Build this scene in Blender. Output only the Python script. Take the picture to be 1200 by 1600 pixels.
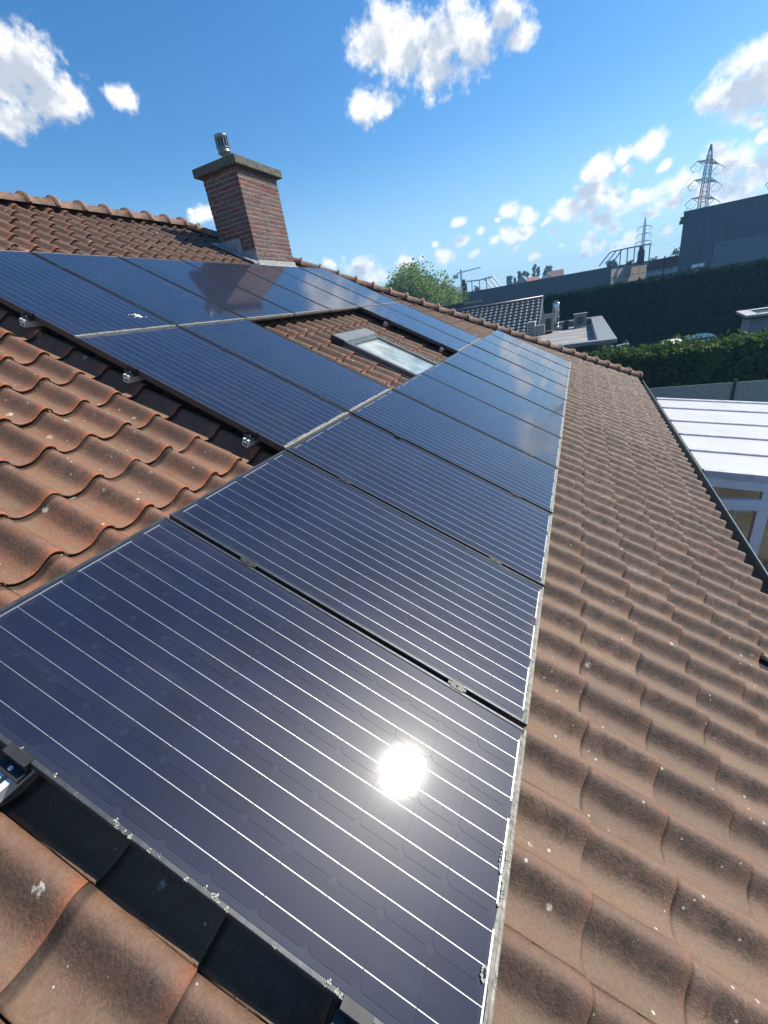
import bpy, bmesh, math, random
import numpy as np
from mathutils import Matrix, Vector
random.seed(7); rng = np.random.default_rng(11)
for o in list(bpy.data.objects): bpy.data.objects.remove(o)
scene = bpy.context.scene
COL = scene.collection
R_ = math.radians

# ------------------------------------------------------------------ camera
RW = [[0.38339853, -0.91086763, -0.15272765], [-0.44602512, -0.03780241, -0.89422177], [0.80874418, 0.41096368, -0.42076323]]
CW = Vector((-0.20206, -0.11119, 1.34979))
cam = bpy.data.cameras.new("camera"); cam.sensor_width = 36.0
cam.lens = 648.06 / 1600 * 36; cam.clip_start = 0.03; cam.clip_end = 6000
co = bpy.data.objects.new("camera", cam); COL.objects.link(co)
rx, ry, rz = [Vector(r) for r in RW]
m = Matrix((rx, -ry, -rz)).transposed().to_4x4(); m.translation = CW
co.matrix_world = m
scene.camera = co

# ------------------------------------------------------------------ light
SUN_EL, SUN_AZ = 43.85, -49.85
vs = scene.view_settings
vs.view_transform = 'Standard'; vs.look = 'None'; vs.gamma = 1; vs.exposure = 0.54; vs.use_curve_mapping = False
sun = bpy.data.lights.new("sun", 'SUN'); sun.energy = 5.0; sun.angle = R_(0.53); sun.color = (1.0, 0.94, 0.84)
so = bpy.data.objects.new("sun", sun); COL.objects.link(so)
sd = Vector((math.cos(R_(SUN_EL)) * math.cos(R_(SUN_AZ)), math.cos(R_(SUN_EL)) * math.sin(R_(SUN_AZ)), math.sin(R_(SUN_EL))))
so.rotation_euler = (-sd).to_track_quat('-Z', 'Y').to_euler(); so.location = sd * 50

class NT:
    """small helper for node trees"""
    def __init__(s, tree): s.t = tree; s.t.nodes.clear()
    def n(s, typ, ins=None, **kw):
        nd = s.t.nodes.new(typ)
        for k, v in kw.items(): setattr(nd, k, v)
        for k, v in (ins or {}).items(): s.set(nd.inputs[k], v)
        return nd
    def set(s, sock, v):
        if isinstance(v, bpy.types.NodeSocket): s.t.links.new(v, sock)
        else: sock.default_value = v
    def math(s, op, a, b=None, c=None, clamp=False):
        nd = s.n('ShaderNodeMath', operation=op, use_clamp=clamp); s.set(nd.inputs[0], a)
        if b is not None: s.set(nd.inputs[1], b)
        if c is not None: s.set(nd.inputs[2], c)
        return nd.outputs[0]
    def vec(s, op, a, b=None):
        nd = s.n('ShaderNodeVectorMath', operation=op); s.set(nd.inputs[0], a)
        if b is not None: s.set(nd.inputs[1], b)
        return nd.outputs['Value'] if op in ('DISTANCE', 'LENGTH', 'DOT_PRODUCT') else nd.outputs[0]
    def ramp(s, f, a, b, lo=0.0, hi=1.0, smooth=True):
        nd = s.n('ShaderNodeMapRange', interpolation_type='SMOOTHSTEP' if smooth else 'LINEAR')
        for i, v in enumerate((f, a, b, lo, hi)): s.set(nd.inputs[i], v)
        return nd.outputs[0]
    def noise(s, v, scale, detail=4, rough=0.55, dist=0.0):
        nd = s.n('ShaderNodeTexNoise', {'Vector': v, 'Scale': scale, 'Detail': detail, 'Roughness': rough, 'Distortion': dist}); return nd
    def mix(s, f, a, b, blend='MIX'):
        nd = s.n('ShaderNodeMix', data_type='RGBA', blend_type=blend)
        s.set(nd.inputs[0], f); s.set(nd.inputs[6], a); s.set(nd.inputs[7], b); return nd.outputs[2]

CLOUDS = [(53.4,23.0,4.6),(52.2,21.5,3.7),(50.2,21.3,2.3),(54.8,20.0,2.4),(45.2,21.7,1.6),
 (19.0,23.5,3.6),(20.9,22.6,2.3),(16.0,22.6,3.4),(12.9,22.0,4.2),(13.7,20.4,3.0),(10.1,21.3,3.3),(7.4,22.2,2.6),(6.2,20.9,2.0),(16.8,21.4,2.9),
 (21.8,19.0,2.2),(19.6,19.0,2.0),(-12.5,13.9,2.6),(-11.5,12.3,3.0),(-13.6,12.5,3.4),(-9.9,12.0,1.9),
 (-5.6,10.7,1.9),(-3.3,10.4,1.5),(-4.0,9.1,0.9),(-0.9,9.9,2.1),(1.4,7.1,2.1),(-0.7,7.9,2.7),(-2.8,7.4,2.6),(-5.6,6.8,1.8),(-1.4,5.7,1.6),
 (-8.6,7.0,2.1),(-12.3,7.7,2.7),(-11.1,8.5,1.8),(-14.2,6.6,2.9),(-12.6,5.8,3.1),(-7.8,5.7,1.4),(-10.0,5.9,2.0),
 (7.8,8.2,1.3),(5.6,7.4,1.35),(12.7,8.3,1.1),(9.5,5.5,0.9),(7.6,6.0,1.35),(6.1,6.0,1.3),(-0.1,4.3,1.4),(-1.4,3.6,1.2),(0,3.2,1.0),
 (14.4,5.3,1.45),(17.2,5.5,0.8),(19.5,5.2,1.6),(24.6,5.6,2.7),(22.9,4.5,2.0),(12.5,6.7,0.8),(-4.5,3.4,1.2),(-3.1,3.3,0.9),
 (41.0,12.6,2.1),(42.2,13.2,0.7),(-9.5,4.3,1.3),(-5.0,7.7,0.9),(4.5,3.2,0.8),(-14.2,8.9,1.1),(-12.5,3.9,2.6),
 (-7.2,9.0,.8),(-2.2,9.3,.7),(3.4,6.4,.8),(10.8,6.9,.7),(6.9,4.7,.7),(3.0,5.2,.7),(-3.0,5.0,1.1),(-6.3,5.2,.9),(11.8,5.0,.8),(9.0,7.6,.6),(15.8,6.6,.6),(2.2,4.0,.6),(-7.5,3.2,1.0),(-13.4,10.1,1.1),(-15.5,8.6,1.6),(28,6.6,.9),
 (80,28,6),(86,24,4),(-38,22,6),(-60,30,6),(-62,14,4),(120,20,5),(150,26,6),(-100,22,6),(-150,18,5),(60,10,3),(-85,10,3),(-28,8,3),(30,60,6)]
W = bpy.data.worlds.new("World"); scene.world = W; W.use_nodes = True
w = NT(W.node_tree)
sky = w.n('ShaderNodeTexSky', sky_type='NISHITA', sun_disc=False, sun_elevation=R_(SUN_EL), sun_rotation=math.atan2(sd.x, sd.y),
          altitude=0, air_density=1.0, dust_density=0.15, ozone_density=2.5)
skyc = w.n('ShaderNodeHueSaturation', {'Hue': 0.5, 'Saturation': 1.31, 'Value': 1.0, 'Color': sky.outputs[0]}).outputs[0]
dirv = w.n('ShaderNodeTexCoord').outputs['Generated']
dz = w.n('ShaderNodeSeparateXYZ', {0: dirv}).outputs[2]
hz = w.ramp(dz, .0, .30, .78, 0.0)
skyc = w.mix(hz, skyc, (.37 / .125, .585 / .125, .72 / .125, 1))
wn = w.noise(dirv, 9.0, 3, 0.55).outputs['Color']
wv = w.vec('SUBTRACT', wn, (0.5, 0.5, 0.5))
sc_ = w.n('ShaderNodeVectorMath', {0: wv, 'Scale': 0.05}, operation='SCALE').outputs[0]
dw = w.vec('ADD', dirv, sc_)
flat = w.vec('MULTIPLY', dw, (1, 1, 1.45))
def cloud_field(vecn):
    acc = None
    for az, el, r in CLOUDS:
        r = r * (.88 if (-18 < az < 3 and el < 11) else .93 if r > 1.9 else 1.0)
        c = (math.cos(R_(el)) * math.cos(R_(az)), math.cos(R_(el)) * math.sin(R_(az)), math.sin(R_(el)) * 1.45)
        v = w.math('MULTIPLY_ADD', w.vec('DISTANCE', vecn, c), -1 / R_(r * 1.08), 1.0)
        acc = v if acc is None else w.math('SMOOTH_MAX', acc, v, 0.18)
    return acc
acc = cloud_field(flat)
acc_up = cloud_field(w.vec('ADD', flat, tuple(sd * .012 + Vector((0, 0, .030)))))       # how much cloud lies above, towards the light
big = w.noise(dirv, 22.0, 8, 0.62).outputs[0]
fine = w.noise(dirv, 75.0, 6, 0.6).outputs[0]
nn = w.math('ADD', w.math('MULTIPLY_ADD', big, 1.6, -0.83), w.math('MULTIPLY_ADD', fine, 0.95, -0.48))
dens = w.math('ADD', acc, nn)
alpha = w.ramp(dens, -0.05, 0.64)
sunoff = w.vec('ADD', dirv, tuple(sd * 0.022 + Vector((0, 0, 0.012))))
big2 = w.noise(sunoff, 22.0, 8, 0.62).outputs[0]
relief = w.math('SUBTRACT', big, big2)
core = w.ramp(w.math('ADD', w.math('MULTIPLY_ADD', acc_up, .75, w.math('MULTIPLY', acc, .35)), w.math('MULTIPLY', relief, -1.9)), 0.12, 0.85)
ccol = w.mix(core, (1.0, 0.99, 0.97, 1), (0.52, 0.57, 0.65, 1))
bg1 = w.n('ShaderNodeBackground', {'Color': skyc, 'Strength': 0.116})
bg2 = w.n('ShaderNodeBackground', {'Color': ccol, 'Strength': 0.82})
# thin veil of cirrus
ms = w.n('ShaderNodeMixShader', {0: alpha, 1: bg1.outputs[0], 2: bg2.outputs[0]})
w.n('ShaderNodeOutputWorld', {'Surface': ms.outputs[0]})
W.cycles.sampling_method = 'MANUAL'; W.cycles.sample_map_resolution = 1024

scene.render.engine = 'CYCLES'
cy = scene.cycles; cy.max_bounces = 6; cy.diffuse_bounces = 3; cy.glossy_bounces = 4; cy.transparent_max_bounces = 12
cy.sample_clamp_indirect = 6; cy.use_denoising = True; cy.caustics_reflective = False; cy.caustics_refractive = False

# ------------------------------------------------------------------ helpers
class MB:
    def __init__(s): s.v = []; s.f = []; s.uv = []; s.has_uv = False
    def quad_idx(s, *ids): s.f.append(ids)
    def add(s, vs, fs):
        b = len(s.v); s.v += [tuple(x) for x in vs]; s.f += [tuple(i + b for i in f) for f in fs]; return s
    def box(s, x0, y0, z0, x1, y1, z1):
        return s.add([(x0,y0,z0),(x1,y0,z0),(x1,y1,z0),(x0,y1,z0),(x0,y0,z1),(x1,y0,z1),(x1,y1,z1),(x0,y1,z1)],
                     [(0,3,2,1),(4,5,6,7),(0,1,5,4),(1,2,6,5),(2,3,7,6),(3,0,4,7)])
    def hexa(s, p): # 8 points, bottom 4 then top 4
        return s.add(p, [(0,3,2,1),(4,5,6,7),(0,1,5,4),(1,2,6,5),(2,3,7,6),(3,0,4,7)])
    def bar(s, a, b, r, n=6, r2=None):
        a = Vector(a); b = Vector(b); d = (b - a).normalized(); up = Vector((0,0,1)) if abs(d.z) < .9 else Vector((1,0,0))
        x = d.cross(up).normalized(); y = d.cross(x); r2 = r if r2 is None else r2
        vs = []
        for p, q in ((a, r), (b, r2)):
            for i in range(n):
                t = 2 * math.pi * (i + .5) / n; vs.append(p + x * math.cos(t) * q + y * math.sin(t) * q)
        fs = [(i, (i+1) % n, n + (i+1) % n, n + i) for i in range(n)] + [tuple(range(n))[::-1], tuple(range(n, 2*n))]
        return s.add(vs, fs)
    def tube(s, pts, r, n=8):
        P = [Vector(p) for p in pts]; rings = []; vs = []
        for i, p in enumerate(P):
            d = (P[min(i+1, len(P)-1)] - P[max(i-1, 0)]).normalized(); up = Vector((0,0,1)) if abs(d.z) < .95 else Vector((1,0,0))
            x = d.cross(up).normalized(); y = d.cross(x)
            rr = r[i] if isinstance(r, (list, tuple)) else r
            for k in range(n):
                t = 2 * math.pi * k / n; vs.append(p + (x * math.cos(t) + y * math.sin(t)) * rr)
        fs = []
        for i in range(len(P) - 1):
            for k in range(n): fs.append((i*n + k, i*n + (k+1) % n, (i+1)*n + (k+1) % n, (i+1)*n + k))
        fs += [tuple(range(n))[::-1], tuple(range((len(P)-1)*n, len(P)*n))]
        return s.add(vs, fs)
    def prism(s, poly, z0, z1):
        n = len(poly)
        return s.add([(x, y, z0) for x, y in poly] + [(x, y, z1) for x, y in poly],
                     [tuple(range(n))[::-1], tuple(range(n, 2*n))] + [(i, (i+1) % n, n + (i+1) % n, n + i) for i in range(n)])
    def mesh(s, name, mat, smooth=False, bevel=0):
        me = bpy.data.meshes.new(name); me.from_pydata(s.v, [], s.f); me.update()
        bm = bmesh.new(); bm.from_mesh(me); bmesh.ops.recalc_face_normals(bm, faces=bm.faces)
        if bevel: bmesh.ops.bevel(bm, geom=list(bm.edges), offset=bevel, segments=1, affect='EDGES', clamp_overlap=True)
        bm.to_mesh(me); bm.free()
        if mat: me.materials.append(mat)
        if smooth: me.polygons.foreach_set('use_smooth', [True] * len(me.polygons))
        return me
    def build(s, name, mat, parent=None, smooth=False, bevel=0, **tags):
        return link(name, s.mesh(name, mat, smooth, bevel), parent, **tags)

def link(name, data, parent=None, loc=None, label=None, cat=None, group=None, kind=None):
    o = bpy.data.objects.new(name, data); COL.objects.link(o)
    if parent is not None: o.parent = parent
    if loc is not None: o.location = loc
    return tag(o, label, cat, group, kind)
def tag(o, label=None, cat=None, group=None, kind=None):
    if label: o['label'] = label
    if cat: o['category'] = cat
    if group: o['group'] = group
    if kind: o['kind'] = kind
    return o
def empty(name, loc=(0,0,0), rot=(0,0,0), parent=None, **t):
    o = link(name, None, parent, **t); o.location = loc; o.rotation_euler = rot; o.empty_display_size = .1; return o
def np_mesh(name, V, F, mat, smooth=False):
    me = bpy.data.meshes.new(name); V = np.asarray(V, np.float32); F = np.asarray(F, np.int32); k = F.shape[1]
    me.vertices.add(len(V)); me.vertices.foreach_set('co', V.ravel())
    me.loops.add(F.size); me.loops.foreach_set('vertex_index', F.ravel())
    me.polygons.add(len(F)); me.polygons.foreach_set('loop_start', np.arange(0, F.size, k, dtype=np.int32))
    me.polygons.foreach_set('loop_total', np.full(len(F), k, np.int32))
    if smooth: me.polygons.foreach_set('use_smooth', np.ones(len(F), bool))
    me.update(calc_edges=True); me.validate(); me.materials.append(mat); return me

# ------------------------------------------------------------------ materials
def mat(name):
    M = bpy.data.materials.new(name); M.use_nodes = True; return M, NT(M.node_tree)
def finish(k, ins, bump=None, bstr=0.3, bdist=0.01):
    p = k.n('ShaderNodeBsdfPrincipled', ins)
    if bump is not None:
        b = k.n('ShaderNodeBump', {'Strength': bstr, 'Distance': bdist, 'Height': bump}); k.set(p.inputs['Normal'], b.outputs[0])
    k.n('ShaderNodeOutputMaterial', {'Surface': p.outputs[0]}); return p
def simple(name, col, rough=.6, metal=0.0, var=.25, scale=6.0, bump=0.0, spec=.5):
    M, k = mat(name); pos = k.n('ShaderNodeNewGeometry').outputs['Position']
    n1 = k.noise(pos, scale, 5, .6).outputs[0]
    f = k.ramp(n1, .3, .7, 1 - var, 1 + var, False)
    c = k.n('ShaderNodeMix', data_type='RGBA', blend_type='MULTIPLY'); c.inputs[0].default_value = 1
    c.inputs[6].default_value = (*col, 1); cv = k.n('ShaderNodeCombineColor', {0: f, 1: f, 2: f}); k.set(c.inputs[7], cv.outputs[0])
    finish(k, {'Base Color': c.outputs[2], 'Roughness': rough, 'Metallic': metal, 'Specular IOR Level': spec}, n1 if bump else None, bump)
    return M

def tile_mat(name, far=False):
    M, k = mat(name); g = k.n('ShaderNodeNewGeometry'); pos = g.outputs['Position']
    uv = k.n('ShaderNodeUVMap').outputs[0]; sep = k.n('ShaderNodeSeparateXYZ', {0: uv}); s_, t_ = sep.outputs[0], sep.outputs[1]
    tint = k.n('ShaderNodeAttribute', attribute_name='tint').outputs['Fac']
    n_big = k.noise(pos, 1.7, 4, .6).outputs[0]; n_mid = k.noise(pos, 16, 6, .65).outputs[0]; n_fin = k.noise(pos, 110, 5, .7).outputs[0]
    py = k.n('ShaderNodeSeparateXYZ', {0: pos}).outputs[1]
    upper = k.ramp(k.math('ADD', py, k.math('MULTIPLY_ADD', n_big, 1.2, -.6)), .2, 1.5)      # higher courses redder; the lower ones' backlit grey sheen is put into the colour
    upper = k.math('MULTIPLY', upper, k.ramp(k.n('ShaderNodeSeparateXYZ', {0: pos}).outputs[0], 2.0, 5.0, 1.0, .42))
    sv = k.n('ShaderNodeCombineXYZ', {0: k.math('MULTIPLY', s_, 1.6), 1: k.math('MULTIPLY', t_, .7), 2: k.math('MULTIPLY', n_big, 40)}).outputs[0]
    n_str = k.noise(sv, 4, 2, .5).outputs[0]
    lowc = k.mix(tint, (.134, .076, .049, 1), (.220, .130, .083, 1)); upc = k.mix(tint, (.170, .074, .040, 1), (.262, .118, .064, 1))
    base = k.mix(upper, lowc, upc)
    base = k.mix(k.ramp(n_mid, .35, .7, 0, .55), base, (.175, .116, .074, 1))
    base = k.mix(k.ramp(n_big, .4, .65, 0, .35), base, (.150, .098, .067, 1))
    # dirt and algae on the rising side of each roll, plus its painted shade
    band = k.math('MULTIPLY', k.ramp(s_, .36, .54), k.ramp(s_, .93, .75))
    ends = k.math('MULTIPLY', k.ramp(t_, -.02, .22), k.ramp(t_, 1.25, .75))
    dirt_shade = k.math('MULTIPLY', k.math('MULTIPLY', band, ends), k.ramp(k.math('ADD', k.math('ADD', k.math('MULTIPLY', n_mid, .6), k.math('MULTIPLY', n_str, .45)), k.math('MULTIPLY', n_fin, .2)), .45, .85))
    base = k.mix(k.math('MULTIPLY', dirt_shade, k.ramp(upper, 0, 1, .86, .66, False)), base, (.040, .031, .025, 1))
    # lighter tan trough, part of its sunlit tone put into the colour
    tro = k.math('MULTIPLY', k.ramp(s_, .5, .3), k.ramp(n_mid, .35, .65))
    base = k.mix(k.math('MULTIPLY', tro, .45), base, (.200, .145, .089, 1))
    # pinkish crest and clean clay at the worn lower edge
    cre = k.math('MULTIPLY', k.ramp(s_, .72, .86), k.ramp(n_mid, .4, .65))
    base = k.mix(k.math('MULTIPLY', cre, .4), base, (.240, .130, .092, 1))
    worn = k.math('MULTIPLY', k.ramp(t_, .17, .0), k.ramp(k.math('ADD', n_mid, k.math('MULTIPLY', s_, .35)), .5, .85))
    base = k.mix(k.math('MULTIPLY', worn, k.ramp(upper, 0, 1, .18, .85, False)), base, (.36, .105, .040, 1))
    base = k.mix(k.ramp(n_fin, .35, .75, .0, .6), base, k.mix(.6, base, (.045, .030, .022, 1)))
    n_spk = k.noise(pos, 260, 3, .6).outputs[0]
    base = k.mix(k.ramp(n_spk, .62, .72, 0, .5), base, (.30, .22, .16, 1)); base = k.mix(k.ramp(n_spk, .36, .28, 0, .6), base, (.03, .022, .018, 1))
    # dirty joint under the tile above, with the gap's shade put into the colour
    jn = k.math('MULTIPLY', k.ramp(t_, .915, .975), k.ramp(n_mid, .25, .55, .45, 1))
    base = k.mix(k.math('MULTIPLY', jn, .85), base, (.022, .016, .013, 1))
    base = k.mix(k.ramp(t_, -.06, -.2), base, k.mix(k.ramp(n_mid, .4, .65), (.045, .028, .022, 1), (.15, .065, .042, 1)))  # darker end faces: the downslope edge's shade is put into the colour
    # lichen: pale rosettes
    vor = k.n('ShaderNodeTexVoronoi', {'Vector': pos, 'Scale': 9.0, 'Randomness': 1.0}); wn_ = k.noise(pos, 60, 4, .6).outputs[0]
    cellr = k.n('ShaderNodeSeparateColor', {0: vor.outputs['Color']}).outputs[0]
    rad = k.math('MULTIPLY', k.ramp(cellr, k.ramp(upper, 0, 1, .5, .2, False), 1.0, 0, k.ramp(upper, 0, 1, .016 * 9, .026 * 9, False), False), 1.0)
    dd = k.math('ADD', vor.outputs['Distance'], k.math('MULTIPLY_ADD', wn_, .16, -.08))
    lich = k.math('MULTIPLY', k.ramp(k.math('SUBTRACT', rad, dd), .0, .02), k.ramp(wn_, .42, .56))
    v2 = k.n('ShaderNodeTexVoronoi', {'Vector': pos, 'Scale': 34.0, 'Randomness': 1.0})
    c2 = k.n('ShaderNodeSeparateColor', {0: v2.outputs['Color']}).outputs[1]
    l2 = k.ramp(k.math('SUBTRACT', k.ramp(c2, .74, 1, 0, .2, False), v2.outputs['Distance']), 0, .04)
    base = k.mix(k.math('MULTIPLY', k.math('MAXIMUM', lich, l2), .85), base, (.52, .49, .38, 1))
    hgt = k.math('ADD', k.math('MULTIPLY', n_mid, .7), k.math('MULTIPLY', n_fin, .8))
    finish(k, {'Base Color': base, 'Roughness': k.ramp(n_mid, .3, .7, .55, .8, False), 'Specular IOR Level': .4}, hgt, .55, .008)
    return M

def panel_glass(name, col, rough=.057, dust=1.0):
    M, k = mat(name); pos = k.n('ShaderNodeNewGeometry').outputs['Position']
    rnd = k.n('ShaderNodeObjectInfo').outputs['Random']
    n1 = k.noise(pos, 2.3, 5, .6).outputs[0]; n2 = k.noise(pos, 420, 2, .5).outputs[0]
    st = k.noise(k.vec('MULTIPLY', pos, (9, .8, .8)), 2.2, 5, .6).outputs[0]          # rain streaks run down the slope
    vals = k.ramp(rnd, 0, 1, .86, 1.16, False)
    c0 = k.n('ShaderNodeVectorMath', {0: col, 'Scale': vals}, operation='SCALE').outputs[0]
    dm = k.math('ADD', k.ramp(n1, .35, .75, .018, .045), k.ramp(st, .5, .8, 0, .04))
    c = k.mix(k.math('MULTIPLY', dm, dust), c0, (.30, .29, .285, 1))
    r = k.ramp(n1, .3, .7, rough * .9, rough * 1.2, False)
    b = k.n('ShaderNodeBump', {'Strength': .035, 'Distance': .0006, 'Height': n2})
    p = finish(k, {'Base Color': c, 'Roughness': .36, 'IOR': 1.45, 'Specular IOR Level': .17, 'Coat Weight': 1.0, 'Coat Roughness': r, 'Coat IOR': 1.44, 'Normal': b.outputs[0]})
    return M

def brick_mat():
    M, k = mat("brick"); pos = k.n('ShaderNodeNewGeometry').outputs['Position']
    rnd = k.n('ShaderNodeObjectInfo').outputs['Random']; n = k.noise(pos, 45, 5, .65).outputs[0]; nb = k.noise(pos, 7, 3, .5).outputs[0]
    cr = k.n('ShaderNodeValToRGB', {0: rnd}); e = cr.color_ramp.elements
    e[0].position = 0; e[0].color = (.13, .070, .062, 1); e[1].position = 1; e[1].color = (.16, .060, .052, 1)
    for p, c in ((.3, (.155, .100, .088, 1)), (.55, (.125, .100, .092, 1)), (.75, (.16, .085, .075, 1)), (.94, (.21, .06, .05, 1))):
        x = e.new(p); x.color = c
    cr.color_ramp.interpolation = 'CONSTANT'
    c = k.mix(k.ramp(n, .4, .75, 0, .6), cr.outputs[0], (.19, .135, .115, 1)); c = k.mix(k.ramp(nb, .5, .8, 0, .4), c, (.06, .043, .04, 1))
    finish(k, {'Base Color': c, 'Roughness': .9, 'Specular IOR Level': .2}, n, .5, .006); return M

def leaf_mat(name, a, b, tl=.35, spec=.3):
    M, k = mat(name); pos = k.n('ShaderNodeNewGeometry').outputs['Position']
    n = k.noise(pos, 2.2, 3, .6).outputs[0]; n2 = k.noise(pos, 17, 2, .6).outputs[0]
    col = k.mix(k.ramp(k.math('ADD', k.math('MULTIPLY', n, .6), k.math('MULTIPLY', n2, .4)), .35, .65), (*a, 1), (*b, 1))
    p = k.n('ShaderNodeBsdfPrincipled', {'Base Color': col, 'Roughness': .7, 'Specular IOR Level': spec})
    tr = k.n('ShaderNodeBsdfTranslucent', {'Color': col}); ms_ = k.n('ShaderNodeMixShader', {0: tl, 1: p.outputs[0], 2: tr.outputs[0]})
    k.n('ShaderNodeOutputMaterial', {'Surface': ms_.outputs[0]}); return M

def glass_mat(name, tint=(.75, .8, .8), refl=.12):
    M, k = mat(name); fr = k.n('ShaderNodeFresnel', {'IOR': 1.5})
    tr = k.n('ShaderNodeBsdfTransparent', {'Color': (*tint, 1)}); gl = k.n('ShaderNodeBsdfGlossy', {'Color': (.9, .92, .92, 1), 'Roughness': .02})
    f = k.math('ADD', fr.outputs[0], refl, clamp=True)
    ms_ = k.n('ShaderNodeMixShader', {0: f, 1: tr.outputs[0], 2: gl.outputs[0]}); k.n('ShaderNodeOutputMaterial', {'Surface': ms_.outputs[0]}); return M

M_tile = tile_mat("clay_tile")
M_ridge = simple("ridge_clay", (.215, .125, .082), .8, var=.5, scale=14, bump=.4)
M_cell = panel_glass("solar_cell_glass", (.0055, .0085, .027))
M_back = panel_glass("panel_backsheet_glass", (.012, .0155, .033), .053)
M_bus = simple("tinned_ribbon", (.40, .41, .43), .40, .75, var=.08, scale=90)
M_frame = simple("anodised_frame", (.05, .054, .06), .42, .3, var=.3, scale=40, bump=.05)
M_edge_strip = simple("frame_edge_strip", (.27, .25, .205), .9, var=.5, scale=60, bump=.3)  # pale beige strip along each panel's lower frame edge
M_alu = simple("aluminium", (.72, .73, .73), .42, .35, var=.12, scale=30)
M_blackmetal = simple("black_metal", (.018, .019, .021), .45, .2, var=.3, scale=30)
M_under = simple("roof_underlay", (.02, .018, .017), .9)
M_brick = brick_mat(); M_mortar = simple("mortar", (.30, .255, .22), .95, var=.25, scale=60, bump=.3)
M_conc = simple("weathered_concrete", (.105, .098, .080), .95, var=.55, scale=22, bump=.6)
M_lead = simple("lead_flashing", (.27, .285, .30), .55, .15, var=.35, scale=9, bump=.15)
M_leadlight = simple("pale_flashing", (.33, .33, .32), .6, .1, var=.2, scale=20)
M_steel = simple("stainless_steel", (.24, .25, .26), .36, .95, var=.12, scale=20)
M_zinc = simple("dark_zinc_gutter", (.022, .032, .036), .5, .2, var=.35, scale=8, bump=.1)
M_zincrim = simple("gutter_rim", (.22, .29, .27), .45, .3, var=.3, scale=12)  # paler than the gutter: the sunlit rim is put into the colour
M_white = simple("white_aluminium", (.72, .73, .76), .4, var=.06, scale=5)
M_greyframe = simple("grey_window_frame", (.66, .69, .74), .45, var=.08, scale=5)

# ------------------------------------------------------------------ the roof
TH = R_(29.0); CT, ST = math.cos(TH), math.sin(TH)
def PW(v, u, n): return Vector((v, u * CT - n * ST, u * ST + n * CT))
house = empty("house", (4.0, 2.0, -3.6), label="brick house with a hipped clay tile roof under the solar panels", cat="house")
roof = empty("roof", parent=house); roof.matrix_parent_inverse = Matrix.Identity(4)
roof.location = (-4.0, -2.0, 3.6); roof.rotation_euler = (TH, 0, 0)      # child frame = (v, u, n)

TW, TG, U0, V0 = 0.1985, 0.2915, -0.285, 0.124
AMP, ZB, TILT = 0.051, -0.167, 0.020
U_EAVE, U_RIDGE = -1.742, 6.86
def hip_v(u): return 6.30 + 0.675 * (6.85 - u)
def prof(s): return AMP * (0.5 + 0.5 * math.cos(2 * math.pi * (s - .83))) ** 1.55 + 0.010 * s

def tile_geo(ns=14, detailed=True, jit=(0, 0)):
    """verts, quads, uvs of one pantile with its lower-left corner at the origin"""
    V, F, UV = [], [], []
    ss = ([-.03, .020, .030] if detailed else [.0]) + [.03 + (i + 1) / ns * .97 for i in range(ns)]
    off = ([-.030, -.016, 0] if detailed else [0]) + [0] * ns; nq = len(ss)
    strips = [[(0.005, -0.017, -.3), (0.0, -0.0045, -.3)], [(0.0, -0.0045, 0), (0.0025, -0.0012, .01), (0.010, 0.0, .035), (TG * .5, 0.0, .5), (TG + .045, 0.0, 1.15)]] if detailed else [[(0.002, -0.016, -.3), (0.0, -0.001, -.3)], [(0.0, -.001, 0), (TG + .03, 0.0, 1.1)]]
    for rows in strips:
        b0 = len(V)
        for y, dz, tt in rows:
            zz = TILT * (1 - y / TG)
            for i, s in enumerate(ss):
                V.append((s * TW - .002, y, prof(s) + zz + dz + off[i] - (.002 if i == nq - 1 else 0) + jit[0] * (s - .5) + jit[1] * (y / TG - .5))); UV.append((s, tt))
            V.append((1.006 * TW - .002, y, prof(1.0) + zz + dz - .017 + jit[0] * .5 + jit[1] * (y / TG - .5))); UV.append((1.05, tt))
        n = nq + 1
        for r in range(len(rows) - 1):
            for i in range(n - 1): F.append((b0 + r*n + i, b0 + r*n + i + 1, b0 + (r+1)*n + i + 1, b0 + (r+1)*n + i))
    return np.array(V), np.array(F), np.array(UV)

def uv_mesh(name, V, F, UV, tint, material):
    me = np_mesh(name, V, F, material, True)
    ul = me.uv_layers.new(name="UVMap"); ul.data.foreach_set('uv', np.asarray(UV, np.float32)[np.asarray(F).ravel()].ravel())
    at = me.attributes.new('tint', 'FLOAT', 'POINT'); at.data.foreach_set('value', np.broadcast_to(np.asarray(tint, np.float32), (len(V),)).copy())
    return me

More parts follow.
